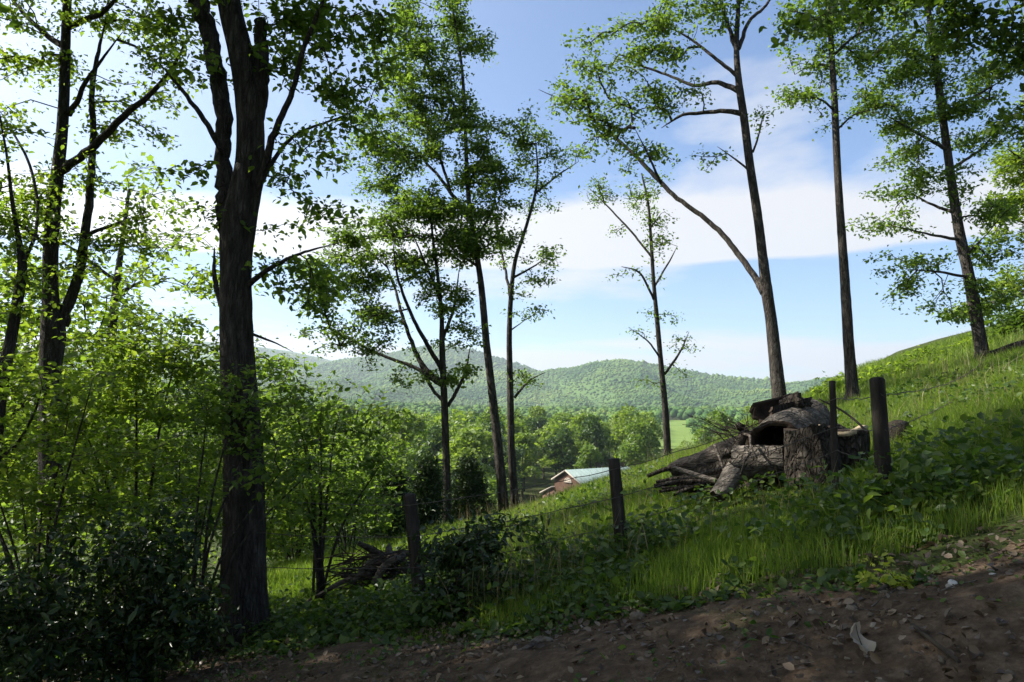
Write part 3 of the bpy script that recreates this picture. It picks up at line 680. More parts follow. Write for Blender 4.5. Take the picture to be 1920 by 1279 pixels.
traced_tree('hillside_tree', 'leaning leafy tree rooted high on the grassy slope', 16.0,
    [(1849, 692, 36), (1838, 645, 29), (1817, 520, 26), (1796, 420, 24), (1776, 280, 20), (1761, 170, 18), (1746, 60, 14), (1732, -60, 10), (1725, -140, 5)],
    [[(1790, 400, 8), (1740, 380, 5), (1690, 350, 3)], [(1800, 450, 8), (1745, 440, 5), (1680, 425, 3)], [(1775, 280, 9), (1720, 250, 6), (1660, 215, 4)], [(1768, 220, 9), (1830, 180, 6), (1880, 150, 4)], [(1815, 520, 7), (1760, 510, 5), (1700, 505, 3)], [(1780, 320, 8), (1840, 280, 5), (1880, 250, 3)], [(1808, 480, 7), (1850, 440, 4)], [(1755, 120, 8), (1700, 90, 5), (1650, 80, 3)]],
    [(1675, 150, 70, 32), (1640, 190, 45, 24), (1695, 220, 70, 32), (1680, 288, 60, 25), (1700, 350, 55, 30), (1685, 420, 50, 25), (1695, 500, 50, 25), (1720, 540, 45, 24), (1780, 340, 50, 35), (1805, 220, 70, 40), (1740, 115, 70, 50), (1850, 150, 70, 50), (1870, 250, 55, 40), (1840, 400, 45, 32), (1770, 590, 36, 24), (1840, 560, 45, 32), (1860, 480, 45, 35), (1640, 90, 60, 40), (1740, -30, 120, 60)],
    dens=16, leaf_n=19, leaf_size=.13, leafm='leaf', ws=0.74, seed=10, k=14, barkm='bark_grey')

traced_tree('bright_hill_tree', 'bright yellow-green tree behind the leaning hillside tree', 24.0,
    [(2010, 655, 30), (2000, 480, 25), (1985, 300, 18), (1975, 150, 10), (1970, 60, 4)],
    [[(2000, 480, 12), (1940, 430, 8), (1880, 400, 5)], [(1990, 350, 10), (1930, 310, 7), (1890, 280, 4)], [(2004, 560, 10), (1940, 550, 6), (1860, 570, 4)]],
    [(1895, 290, 40, 35), (1890, 370, 45, 40), (1885, 440, 50, 40), (1850, 580, 60, 30), (1900, 530, 50, 35), (1930, 350, 60, 60), (2000, 300, 70, 90), (2010, 480, 80, 70), (1960, 200, 60, 60), (1800, 590, 35, 20), (1880, 620, 40, 20)],
    dens=8, leaf_n=20, leaf_size=.19, leafm='leaf_bright', seed=11, k=10, spread=(.32, .16))

# ------------------------------------------------------------------ free-standing trees of the wood (left background and around the track)
def wild_tree(name, label, x, y, h, cr, cb, leafm, seed, dens=1.0, lsize=.2, group=None, leaf_n=14, lean=(0, 0), r0=.2, natt=120):
    rg = np.random.default_rng(3000 + seed); z = Hs(x, y)
    root = empty(name, (x, y, z)); tag(root, label, 'tree', group)
    lx, ly = lean
    T = [(x, y, z - .3, r0 * 1.3), (x + lx * .2 + rg.normal() * .1, y + ly * .2, z + h * .25, r0), (x + lx * .55 + rg.normal() * .25, y + ly * .55 + rg.normal() * .25, z + h * .6, r0 * .62), (x + lx, y + ly, z + h * .93, r0 * .2)]
    S = spline(T, .4); mb = MB(); tube(mb, S, 10, .1, seed); mb.build('trunk', M['bark'], root)
    LS = [S[int(len(S) * .45):]]
    for i in range(5):
        f = rg.uniform(.4, .8); p = S[int(f * (len(S) - 1))]; a = i * 1.256 + rg.uniform(-.4, .4); ln = cr * rg.uniform(.5, .85)
        e = p[:3] + np.array([math.cos(a) * ln, math.sin(a) * ln, ln * rg.uniform(.25, .6)])
        s = spline([(*p[:3], p[3] * .6), (*((p[:3] + e) / 2 + np.array([0, 0, ln * .08])), p[3] * .4), (*e, .02)], .4); mb = MB(); tube(mb, s, 6, .1, i); mb.build('branch', M['bark'], root); LS.append(s)
    nc = natt // 4; d = rg.normal(size=(nc, 3)); d /= np.linalg.norm(d, axis=1)[:, None]; d *= rg.random((nc, 1)) ** .4
    cz = z + (cb + h) / 2; C = np.array([x + lx * .8, y + ly * .8, cz]) + d * np.array([cr, cr, (h - cb) / 2])
    att = (C[:, None] + rg.normal(size=(nc, 4, 3)) * np.array([.45, .45, .22])).reshape(-1, 3)
    grow(root, LS, att, leaf_n, lsize, leafm, spread=(.34, .17), rg=rg, twig_r=.006, maxr=.05)
    return root
BGT = [(-11, 19, 13, 3.6, 3, 'leaf_bright', 'bushy bright tree filling the gap behind the twin-stemmed tree'),
       (-17.5, 21, 14, 4, 2, 'leaf_bright', 'bright broad tree at the outer edge of the background wood'),
       (-13.5, 26, 13, 4, 3, 'leaf_bright', 'pale background tree seen past the forked trunk'),
       (-9.0, 23, 9.5, 3.0, 2, 'leaf', 'lower background tree behind the forked trunk'),
       (-24, 30, 16, 5, 3, 'leaf', 'taller background tree deep in the wood'),
       (-20, 36, 15, 5, 3, 'leaf_bright', 'rounded background tree down the slope'),
       (-7.6, 27, 7.5, 3.0, 1.5, 'leaf', 'low broad tree down the slope below the spreading tree'),
       (-11.5, 14.5, 8, 2.6, 1.2, 'leaf_bright', 'leafy understory tree beside the twin-stemmed tree')]
for i, (x, y, h, cr, cb, lm, lb) in enumerate(BGT):
    wild_tree('background_tree', lb, x, y, h, cr, cb, lm, i, lsize=.19, natt=320, leaf_n=20, group='background wood')
# the wood round the track, out of view: its canopy shades the foreground
SH = [(-8.0, 5.6, 17, 4.6, 8.0), (-11, 6.5, 16, 4.5, 5.5), (-4.5, -2.5, 15, 4.5, 6), (1.5, -4.5, 16, 5, 6.5), (6.5, -2.0, 15, 4.5, 6), (-10.5, 0.5, 16, 4.5, 5), (-15, 4.5, 17, 5, 4), (-17, -1.5, 17, 4.5, 5), (8.8, 2.6, 14, 4.2, 6)]
SHL = ['tree with a dense crown over the pasture verge', 'tree set back from the pasture verge', 'tree on the lower bank across the track', 'tree on the far verge of the track', 'tree up the bank across the track', 'tree in the wood below the track', 'tree deeper in the wood below the track', 'tree far back in the wood below the track', 'tree on the upper bank by the track']
for i, (x, y, h, cr, cb) in enumerate(SH):
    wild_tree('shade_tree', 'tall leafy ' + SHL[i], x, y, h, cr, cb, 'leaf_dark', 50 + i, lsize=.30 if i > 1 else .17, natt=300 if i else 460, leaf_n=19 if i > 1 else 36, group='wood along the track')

traced_tree('overhanging_tree', 'dark leafy boughs hanging over the track from above', 6.0,
    [(2500, 900, 110), (2480, 500, 100), (2440, 100, 90), (2400, -300, 70), (2380, -600, 40)],
    [[(2420, 0, 46, 0), (2250, -120, 36, .1), (2050, -110, 26, .3), (1850, -60, 18, .5), (1700, -20, 12, .7), (1560, 10, 7, .8)],
     [(2430, 150, 36, 0), (2250, 80, 26, .2), (2050, 90, 18, .4), (1920, 120, 10, .5)]],
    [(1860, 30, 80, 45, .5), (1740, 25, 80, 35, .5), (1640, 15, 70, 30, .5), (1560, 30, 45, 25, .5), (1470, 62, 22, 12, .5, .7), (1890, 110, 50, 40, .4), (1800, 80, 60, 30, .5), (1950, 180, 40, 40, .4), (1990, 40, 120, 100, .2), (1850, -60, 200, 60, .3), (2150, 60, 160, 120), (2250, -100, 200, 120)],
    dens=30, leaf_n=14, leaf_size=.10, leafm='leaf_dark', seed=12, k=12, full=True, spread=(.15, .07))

# ------------------------------------------------------------------ saplings, shrubs
def shrub(name, label, u, v, Y, stems, blobs, leafm, dens=26, leaf_n=13, leaf_size=.085, seed=0, full=True, tilt=.5, spread=(.13, .06), narrow=1.0, droop=.15, cat='shrub', group=None, r0=.016, depth=.9, rise=.55):
    """a many-stemmed bush: stems fan from one foot toward its foliage"""
    rg = np.random.default_rng(5000 + seed)
    if Y is None: b = hit(u, v)
    else:
        b = at(u, v, Y); b[2] = Hs(b[0], b[1])
    Yb = b[1]; root = empty(name, b); tag(root, label, cat, group)
    att = blob_points(blobs, Yb, dens * 1.9, rg, depth)
    gz = H(att[:, 0], att[:, 1]); att[:, 2] = np.maximum(att[:, 2], gz + .06)
    LS = []
    idx = rg.choice(len(att), min(stems, len(att)), replace=False)
    for i, k in enumerate(idx):
        e = att[k]; m = b + (e - b) * np.array([.35, .35, .55]) ; o = rg.normal(size=3) * np.array([.06, .06, 0])
        s = spline([(*(b + o - np.array([0, 0, .08])), r0), (*m, r0 * .75), (*e, r0 * .3)], .1); mb = MB(); tube(mb, s, 6, .1, i); mb.build('stem', M['bark'], root); LS.append(s[len(s) // 4:])
    grow(root, LS, att, int(leaf_n * 1.9), leaf_size * .85, leafm, tilt=tilt, full=full, spread=spread, rg=rg, droop=droop, narrow=narrow, twig_r=.0025, maxr=r0 * .6)
    return root
shrub('leafy_sapling', 'broad bright leafy sapling between the twin-stemmed tree and forked trunk', 250, 1150, 8.6, 9,
      [(180, 690, 90, 50), (270, 650, 90, 50), (340, 690, 70, 60), (230, 760, 110, 50), (330, 780, 80, 50), (150, 800, 80, 50), (280, 860, 110, 50), (370, 860, 50, 60), (200, 920, 90, 45), (320, 940, 80, 45), (300, 600, 60, 40, 0, .7), (370, 620, 40, 40, 0, .7)], 'leaf_bright', 22, 13, .095, 1, r0=.022)
shrub('leafy_sapling', 'leafy sapling with drooping sprays on the field side of the forked trunk', 600, 1120, 8.2, 8,
      [(560, 720, 50, 40), (620, 740, 60, 45), (680, 770, 45, 45), (560, 800, 60, 50), (640, 830, 70, 45), (700, 850, 35, 45), (560, 890, 60, 45), (640, 910, 70, 40), (570, 970, 55, 40), (640, 980, 50, 35)], 'leaf', 26, 13, .085, 2, r0=.02)
shrub('leafy_sapling', 'sapling whose leaves cross in front of the forked trunk', 350, 1230, 6.5, 6,
      [(430, 750, 60, 45), (490, 735, 55, 40), (450, 820, 55, 40), (390, 720, 50, 40), (370, 800, 50, 40), (505, 810, 45, 45), (450, 880, 50, 30, 0, .7), (330, 900, 50, 40), (370, 980, 40, 40, 0, .6), (530, 880, 45, 40), (540, 960, 40, 35)], 'leaf', 34, 11, .08, 3, r0=.016)
shrub('leafy_sapling', 'sapling with pale sprays at the foot of the leaning sapling', 60, 1240, 7.0, 8,
      [(40, 690, 60, 40), (130, 740, 70, 45), (50, 800, 80, 50), (150, 850, 70, 45), (60, 900, 90, 50), (-60, 780, 70, 70), (-40, 900, 80, 60), (160, 960, 70, 40), (60, 1000, 80, 45)], 'leaf_bright', 22, 12, .09, 4, r0=.018)
shrub('leafy_sapling', 'low leafy sapling in shade beneath the broad bright one', 300, 1250, 7.2, 7,
      [(250, 960, 70, 40), (340, 1000, 60, 45), (260, 1050, 80, 40), (180, 1040, 60, 40), (360, 1090, 50, 40)], 'leaf', 24, 12, .085, 5)
shrub('background_bush', 'rounded bush beside the brush pile under the spreading tree', 650, 1060, 13.0, 7,
      [(600, 960, 50, 40), (660, 940, 55, 50), (700, 880, 45, 50), (640, 870, 50, 45), (700, 970, 40, 35), (580, 1010, 40, 25)], 'leaf', 14, 16, .11, 6, spread=(.2, .1))
shrub('background_bush', 'leafy bush far down the slope beyond the brush pile', 560, 1030, 15.0, 7,
      [(560, 930, 60, 50), (520, 870, 50, 50), (600, 860, 60, 50), (540, 980, 60, 35)], 'leaf_bright', 11, 17, .13, 7, spread=(.22, .11))
for i, (u, Y, top, w) in enumerate([(60, 12.5, 760, 110), (190, 13.5, 700, 120), (330, 13, 720, 110), (480, 13.5, 780, 90), (-60, 12, 740, 110), (250, 10.5, 900, 110), (30, 10, 930, 110), (140, 17, 640, 130), (380, 17, 690, 120), (540, 18, 800, 80)]):
    shrub('understory_bush', ('bright yellow-green understory bush in the wood behind the saplings' if i % 2 else 'mid-green understory bush in the wood behind the saplings'), u, 1150, Y, 6,
          [(u, top + 40, w * .6, 45), (u - w * .5, top + 95, w * .5, 50), (u + w * .5, top + 100, w * .5, 50), (u, top + 150, w * .8, 55), (u - w * .3, top + 220, w * .7, 50), (u + w * .4, top + 230, w * .6, 50)], 'leaf_bright' if i % 2 else 'leaf', 9, 14, .12, 300 + i, full=False, spread=(.2, .1), group='bright understory bushes' if i % 2 else 'mid-green understory bushes')
# junipers at the brow
def cedar(label, u, v, Y, wpx, top, seed):
    rg = np.random.default_rng(7000 + seed); b = at(u, v, Y); b[2] = Hs(b[0], b[1]); h = at(u, top, Y)[2] - b[2]; w = wpx * px(Y) / 2
    root = empty('juniper', b); tag(root, label, 'juniper')
    S = spline([(*(b - [0, 0, .1]), .06), (b[0], b[1], b[2] + h * .5, .04), (b[0], b[1], b[2] + h * .95, .01)], .2); mb = MB(); tube(mb, S, 6); mb.build('trunk', M['bark'], root)
    n = 230; t = rg.random(n) ** .8; a = rg.uniform(0, 6.28, n); q = w * np.minimum(1, (1.08 - t) ** .7) * np.sqrt(rg.uniform(.25, 1, n)) * (1 + .22 * np.sin(a * 3 + t * 9))
    att = np.stack([b[0] + q * np.cos(a), b[1] + q * np.sin(a), b[2] + .1 + h * t * .97], -1)
    grow(root, [S], att, 34, .11, 'cedar', tilt=1.1, spread=(.11, .10), rg=rg, narrow=.42, droop=-.2)
cedar('wide dark juniper at the foot of the spreading tree', 880, 985, 17.5, 95, 868, 1)
cedar('tall dark juniper beside the spreading tree trunk', 800, 1005, 15.5, 80, 870, 2)
cedar('squat juniper behind the brush pile', 735, 1020, 14.5, 95, 895, 3)

def rhodo(label, u, v, Y, blobs, seed, stems=10):
    return shrub('rhododendron', label, u, v, Y, stems, blobs, 'leaf_glossy', 60, 14, .088, 40 + seed, True, .9, (.11, .08), .75, .3, r0=.014)
rhodo('dark glossy rhododendron clump beside the fence post by the brush pile', 860, 1175, 6.1, [(850, 1010, 50, 25), (900, 1010, 45, 30), (830, 1060, 50, 35), (890, 1070, 55, 40), (930, 1040, 30, 35), (830, 1120, 45, 35), (900, 1130, 55, 35), (945, 1100, 25, 40), (860, 1160, 60, 20)], 1, 14)
rhodo('dark glossy rhododendron spreading left of the forked trunk', 260, 1290, 5.8, [(180, 1080, 60, 35), (260, 1060, 60, 40), (330, 1100, 50, 40), (150, 1150, 70, 40), (240, 1150, 70, 40), (330, 1180, 55, 40), (180, 1220, 80, 35), (290, 1240, 70, 35), (380, 1220, 35, 40), (100, 1110, 50, 40), (220, 1000, 60, 40), (320, 1030, 50, 40), (370, 1130, 40, 40), (90, 1220, 60, 40)], 2, 12)
rhodo('dark glossy rhododendron at the bottom of the leaning sapling', 40, 1330, 5.2, [(20, 1090, 50, 40), (60, 1170, 60, 50), (10, 1240, 70, 50), (110, 1260, 60, 30), (-50, 1150, 60, 60)], 3, 10)
shrub('small_sapling', 'small upright sapling in the long grass by the fence', 1015, 1085, None, 3, [(1000, 1000, 26, 14), (1025, 985, 20, 16), (1015, 1020, 26, 14), (990, 1010, 16, 10)], 'leaf_dark', 60, 9, .075, 60, narrow=.7, spread=(.06, .04), r0=.007)
shrub('yellow_seedling', 'yellow-leaved seedling lit by sun at the edge of the track', 1685, 1118, None, 2, [(1690, 1085, 15, 22), (1665, 1045, 18, 10), (1684, 1105, 12, 10)], 'leaf_yellow', 200, 7, .045, 61, spread=(.025, .025), r0=.004, cat='seedling')
shrub('yellow_seedling', 'tiny yellow-green seedling standing on the bare dirt edge', 1405, 1143, None, 2, [(1404, 1125, 7, 14)], 'leaf_yellow', 300, 8, .035, 62, spread=(.015, .025), r0=.003, cat='seedling')
# bushes on the right-hand skyline
rg = np.random.default_rng(21)
BUSH = [(1575, 742, 19), (1612, 732, 20), (1650, 722, 20), (1690, 708, 21), (1725, 697, 21), (1760, 686, 21), (1797, 676, 22), (1705, 722, 18), (1755, 708, 18), (1645, 738, 18), (1885, 640, 20), (1915, 630, 20), (1825, 668, 23)]
BL = ['lowest', 'second lowest', 'third from the bottom', 'fourth from the bottom', 'fifth from the bottom', 'sixth from the bottom', 'second from the top', 'lower front', 'upper front', 'foremost lower', 'shaded', 'taller shaded', 'topmost']
for i, (u, v, Y) in enumerate(BUSH):
    s = 1.5 if i in (10, 11) else 1
    shrub('hillside_bush', 'bright green bush on the grassy hillside skyline' if s == 1 else ('dark green bush behind the leaning hillside tree' if i == 10 else 'tall dark green bush beside the fallen hillside log'), u, v + 12, Y, 5,
          [(u, v - 24 * s, 22 * s, 16 * s), (u - 18, v - 12, 20, 14), (u + 18, v - 16 * s, 20, 15), (u, v - 4, 32, 12)], 'leaf_bright' if s == 1 else 'leaf_dark', 9, 20, .17, 70 + i, full=False, spread=(.2, .1), group='hillside bushes' if s == 1 else None)

# ------------------------------------------------------------------ grass and ground cover
def blades(mb, X, Y, h, w, rg, lean=.35):
    n = len(X); trod = np.minimum(1, .22 + np.minimum(((X - 2.5) / 1.9) ** 2 + ((Y - 7.3) / 1.1) ** 2, ((X + 1.1) / 1.2) ** 2 + ((Y - 7.6) / .9) ** 2) * .6); h = h * trod; z = H(X, Y) - .01; a = rg.uniform(0, 6.28, n); la = rg.uniform(0, 6.28, n); hh = h * rg.uniform(.5, 1.35, n); ll = hh * np.abs(rg.normal(size=n)) * lean
    dx, dy = np.cos(a) * w * .5, np.sin(a) * w * .5; lx, ly = np.cos(la) * ll, np.sin(la) * ll
    B = np.stack([X, Y, z], -1); D = np.stack([dx, dy, 0 * dx], -1); Lv = np.stack([lx, ly, 0 * lx], -1); U = np.array([0, 0, 1.])
    V = np.stack([B - D, B + D, B + D * .7 + Lv * .35 + U * (hh * .55)[:, None], B - D * .7 + Lv * .35 + U * (hh * .55)[:, None], B + Lv + U * (hh * .95)[:, None]], 1)
    b = np.arange(n)[:, None] * 5; mb.add(V, b + np.array([[0, 1, 2, 3]]), b + np.array([[3, 2, 4]]))
rg = np.random.default_rng(8)
mb = MB()
def field(n, y0, y1, u0, u1, h, w, p=1.0):
    y = y0 + (y1 - y0) * rg.random(n) ** p; u = rg.uniform(u0, u1, n); x = (u - CX) / F * y
    ok = (y > EDGE(x) + .25 + .9 * (fbm(x * 1.3, y * 1.3, 88, 3) - .4)); return x[ok], y[ok]
tall = lambda x, y: .55 + .8 * fbm(x / 1.3, y / 1.3, 91, 3)
x, y = field(80000, 5.2, 11, 480, 2000, 1, 1); t = tall(x, y); close = np.clip((y - EDGE(x)) / 3.6, .2, 1) * (1 - .35 * np.clip((x - .3) / 1.5, 0, 1) * np.clip((7.2 - y) / 1.5, 0, 1))
blades(mb, x, y, .25 * t * close, .009, rg, .7)
x, y = field(70000, 10, 18, 470, 2000, 1, 1); blades(mb, x, y, .22 * tall(x, y), .013, rg, .6)
x, y = field(32000, 17, 34, 900, 2000, 1, 1); blades(mb, x, y, .34 * tall(x, y), .03, rg, .5)
x, y = field(16000, 4.2, 6.5, 900, 2000, 1, 1); blades(mb, x, y, .16 * tall(x, y), .007, rg)
o = stuff(mb.build('pasture_grass', M['grass'])); o['label'] = 'long bright green grass of the sloping pasture'; o['category'] = 'grass'
# seed stalks and last year's straw standing in the grass
M['straw'] = leaf_mat('straw', (.16, .15, .05), (.27, .22, .11), (.36, .29, .17), .35, (1, .95, .8))
ms = MB(); x, y = field(5200, 5.6, 17, 850, 1980, 1, 1); ok = fbm(x * .8, y * .8, 52, 3) > .38; x, y = x[ok], y[ok]; blades(ms, x, y, .48 * tall(x, y), .006, rg, .3)
o = stuff(ms.build('seed_stalks', M['straw'])); o['label'] = 'dry straw-coloured seed stalks standing in the pasture grass'; o['category'] = 'grass'
P2W = hit(1167, 1045); P4W = hit(1662, 960)
# low broad-leaved weeds along the verge and in clumps through the grass
mb = MB()
n = 9000; xc = rg.uniform(-2, 9, 150); yc = rg.uniform(5.5, 13, 150); k = rg.integers(0, 150, n); x = xc[k] + rg.normal(size=n) * .22; y = yc[k] + rg.normal(size=n) * .22
ok = y > EDGE(x) + .3; x, y = x[ok], y[ok]
leaves(mb, np.stack([x, y, H(x, y) + rg.uniform(.03, .26, len(x))], -1), .07, .6, True, rg, 1.1)
# taller weeds round the posts
for P_, n_, sp_ in ((P4W, 1500, .42), (P2W, 500, .3)):
    x = P_[0] + rg.normal(size=n_) * sp_; y = P_[1] - .25 + rg.normal(size=n_) * sp_ * .6
    leaves(mb, np.stack([x, y, H(x, y) + np.abs(rg.normal(size=n_)) * .17 + .03], -1), .07, .7, True, rg, 1.0)
x = rg.uniform(-4, 4, 1500); y = EDGE(x) - rg.gamma(1.3, .35, 1500); leaves(mb, np.stack([x, y, Hr(x, y) + .04], -1)[fbm(x * 2, y * 2, 61, 3) > .45], .045, .6, True, rg, 1.0)
n = 34000; x = rg.uniform(-6, 7.5, n); y = EDGE(x) + rg.gamma(2.0, .62, n) - .15 - .35 * np.clip(x - .8, 0, 1)
ok = (fbm(x * 1.6, y * 1.6, 45, 3) > .33) & (y > EDGE(x) - .3 * np.clip(x - .8, 0, 1) + .9 * (fbm(x * 1.1, y * 1.1, 46, 3) - .45)); x, y = x[ok], y[ok]
hz = rg.uniform(.02, .20, len(x)) * np.clip((y - EDGE(x)) * 1.2, .25, 1)
leaves(mb, np.stack([x, y, H(x, y) + hz], -1), .062, .55, True, rg, 1.15)
o = stuff(mb.build('verge_weeds', M['weed'])); o['label'] = 'low broad-leaved weeds along the shaded verge'; o['category'] = 'weeds'
# litter of dead leaves on the track
mb = MB(); n = 9000; x = rg.uniform(-5, 5, n); y = EDGE(x) - rg.gamma(1.6, .9, n) + .6
ok = y > 1.5; x, y = x[ok], y[ok]
hh = len(x) // 2
leaves(mb, np.stack([x, y, Hr(x, y) + .03], -1)[:hh], .045, .55, True, rg, 1.1); leaves(mb, np.stack([x, y, Hr(x, y) + .025], -1)[hh:], .028, .7, True, rg, .8)
o = stuff(mb.build('leaf_litter', M['dead_leaf'])); o['label'] = 'scattered brown dead leaves on the dirt track'; o['category'] = 'leaf litter'
mb = MB(); n = 3000; x = rg.uniform(-5, 5, n); y = EDGE(x) - rg.uniform(-.3, 3.6, n)
lumps(mb, np.stack([x, y, Hr(x, y) + .012], -1), rg.gamma(1.2, .0045, n) + .003, I0, .6, .3, rg)
lumps(mb, np.stack([x, y, Hr(x, y)], -1)[:380] + np.array([0, 0, .012]), rg.gamma(2.0, .007, 380) + .008, I1, .6, .14, rg)
o = stuff(mb.build('gravel', M['stone'], None, False)); o['label'] = 'small gravel and crumbs of soil on the track'; o['category'] = 'gravel'

# ------------------------------------------------------------------ stones, sticks and a pale leaf on the track
def stone_mesh(s, m):
    rg = np.random.default_rng(s); v, f = I2; r = 1 + .22 * (np.array([vnoise(p[0] * 1.4 + 9, p[1] * 1.4 + p[2] * 1.9 + 9, s) for p in v]) - .5) * 2
    mb = MB(); mb.add(v * r[:, None] * np.array([1, .72, .5]), None, f); return mb.mesh('stone', m)
SM = [stone_mesh(i, M['stone']) for i in range(5)]; SW = [stone_mesh(9 + i, M['stone_white']) for i in range(2)]
ST = [(1445, 1150, 22), (1480, 1163, 14), (1522, 1164, 22), (1600, 1160, 30), (1556, 1125, 14), (1372, 1178, 12), (1340, 1205, 10), (1660, 1130, 26), (1585, 1210, 14), (1470, 1215, 14), (1455, 1210, 12), (1575, 1195, 16), (1690, 1120, 18), (1785, 1117, 20), (1810, 1128, 26), (1840, 1118, 16), (1880, 1140, 22), (1730, 1160, 18), (1770, 1180, 14), (1905, 1182, 16), (1640, 1192, 20), (1495, 1135, 12), (1410, 1245, 10), (1445, 1235, 10), (1180, 1208, 20), (1250, 1190, 12), (1160, 1195, 12), (1215, 1225, 10), (1300, 1255, 12), (1030, 1245, 10), (880, 1262, 10), (730, 1215, 12), (760, 1240, 10), (1495, 1250, 10), (1590, 1254, 12), (1700, 1250, 12), (1840, 1245, 14), (1860, 1085, 14), (1900, 1110, 14), (1860, 1005, 12)]
rg = np.random.default_rng(4)
def put_stone(u, v, w, me, label, group):
    p = hit(u, v, .8); s = w * px(p[1]) / 2
    o = link('stone', me); o.location = (p[0], p[1], float(Hr(p[0:1], p[1:2])[0]) + s * .12); o.scale = (s, s, s); o.rotation_euler = (rg.uniform(-.3, .3), rg.uniform(-.3, .3), rg.uniform(0, 6.28))
    tag(o, label, 'stone', group)
for u, v, w in ST: put_stone(u, v, w, SM[rg.integers(5)], 'small brown stone half bedded in the dirt track', 'stones on the dirt track')
for u, v, w in [(1567, 1172, 17), (1788, 1112, 25), (1708, 1166, 15), (1862, 1094, 14), (1092, 1175, 10)]: put_stone(u, v, w, SW[rg.integers(2)], 'pale whitish stone on the dirt track', 'pale stones on the dirt track')
# curled pale leaf
p = hit(1610, 1238, .8); mb = MB(); nu, nv = 9, 7; V = []
for i in range(nu):
    t = i / (nu - 1); w = .05 * math.sin(math.pi * min(1, .05 + t * .94)) ** .75 * (1.05 - .35 * t) * (1 + .16 * math.sin(t * 22))
    for j in range(nv):
        s = j / (nv - 1) * 2 - 1; V.append((s * w, t * .14 - .07, .035 * s * s * (1 - t * .4) + .02 * math.sin(t * 7) + .012 * math.sin(s * 5 + t * 9)))
q = [(i * nv + j, i * nv + j + 1, (i + 1) * nv + j + 1, (i + 1) * nv + j) for i in range(nu - 1) for j in range(nv - 1)]
mb.add(V, q); 
M['pale_leaf'] = leaf_mat('pale_leaf', (.34, .28, .215), (.37, .31, .24), (.4, .34, .27), .15, (1, .95, .85))
root = empty('dead_leaf', (p[0], p[1], float(Hr(p[0:1], p[1:2])[0]) + .045)); tag(root, 'big curled pale dead leaf lying on the dirt track', 'leaf')
o = mb.build('leaf_blade', M['pale_leaf']); o.parent = root
ms = MB(); tube(ms, spline([(0, -.07, .02, 0.0034), (0, .02, .012, .002), (0, .07, .02, .0015), (-.02, .12, .03, .0012)], .02), 5); o = ms.build('leaf_stalk', M['twig']); o.parent = root
root.rotation_euler = (1.0, .15, .25)
mb = MB()
for i in range(150):
    x_ = rg.uniform(-3, 3.6); y_ = EDGE(x_) - rg.uniform(-.5, 2.6); a_ = rg.uniform(0, 6.28); l_ = rg.uniform(.05, .24); q_ = []
    for f_ in (-.5, 0, .5):
        xx, yy = x_ + math.cos(a_) * l_ * f_ + rg.normal() * .008, y_ + math.sin(a_) * l_ * f_ + rg.normal() * .008; q_.append((xx, yy, float(Hr(np.array([xx]), np.array([yy]))[0]) + .022, rg.uniform(.0015, .004)))
    tube(mb, np.array(q_), 4, cap=False)
o = stuff(mb.build('twig_litter', M['wood_old'])); o['label'] = 'small broken twigs littering the dirt track'; o['category'] = 'twigs'
def stick(name, label, pts, group=None, m='wood_old', cat='stick', lift=.015, k=7, rough=.25):
    P = []
    for u, v, w in pts:
        q = hit(u, v, .8); r = w * px(q[1]) / 2; P.append((q[0], q[1], float(Hr(q[0:1], q[1:2])[0]) + r + lift, r))
    mb = MB(); tube(mb, spline(P, .05), k, rough, int(pts[0][0])); o = mb.build(name, M[m]); tag(o, label, cat, group); return o
stick('stick', 'crooked pale stick on the track in front of the rhododendron', [(955, 1243, 6), (985, 1238, 9), (1010, 1222, 13), (1035, 1220, 8)])
stick('stick', 'thin pale bent twig at the bottom of the track', [(1018, 1250, 3), (1024, 1262, 4), (1036, 1268, 3)])
stick('stick', 'dark stick lying across the track beside the pale leaf', [(1712, 1200, 8), (1750, 1230, 9), (1800, 1272, 8)], None, 'twig')
stick('stick', 'thin straight twig lying near the brown stones', [(1455, 1220, 3), (1490, 1226, 4), (1525, 1240, 3)])
stick('stick', 'short brown stick lying among stones at the verge', [(1643, 1134, 6), (1665, 1122, 9), (1680, 1118, 6)])
stick('stick', 'dark rotten stick in the middle of the track', [(1075, 1258, 8), (1100, 1248, 12), (1125, 1238, 7)], None, 'twig')
stick('stick', 'short pale stick under the dark rhododendron', [(252, 1276, 8), (268, 1262, 12), (280, 1248, 8)])
stick('fallen_branch', 'grey fallen branch leaning behind the forked trunk', [(336, 1132, 14), (352, 1110, 16), (376, 1088, 14)], None, 'wood_old', 'branch')

# ------------------------------------------------------------------ fence
def post(label, ub, vb, ut, vt, wb, wt, Y=None, square=False, top='round', m='post', name='fence_post'):
    b = hit(ub, vb) if Y is None else at(ub, vb, Y)
    Y = b[1]; t = at(ut, vt, Y); gz = Hs(b[0], b[1]); ax = (t - b) / np.linalg.norm(t - b)
    b0 = b + ax * ((gz - .25 - b[2]) / ax[2]); rb, rt = wb * px(Y) / 2, wt * px(Y) / 2
    n = 14; S = [(*(b0 + (t - b0) * f), rb + (rt - rb) * f) for f in np.linspace(0, 1, n)]
    if top == 'round': S += [(*(t + ax * rt * .25), rt * .82), (*(t + ax * rt * .38), rt * .45)]
    mb = MB(); tube(mb, np.array(S), 14, .10, int(ub)); o = mb.build(name, M[m]); tag(o, label, 'post')
    return b, t, ax
P1 = post('dark fence post half hidden by the glossy rhododendron', 790, 1150, 768, 930, 26, 23, 6.6)
P2 = post('dark flat-topped leaning fence post in front of the barn', 1167, 1045, 1151, 860, 25, 22, None, top='flat')
P3 = post('thin weathered stake standing in front of the log pile', 1566, 880, 1560, 714, 14, 11, 6.4, top='flat', name='fence_stake')
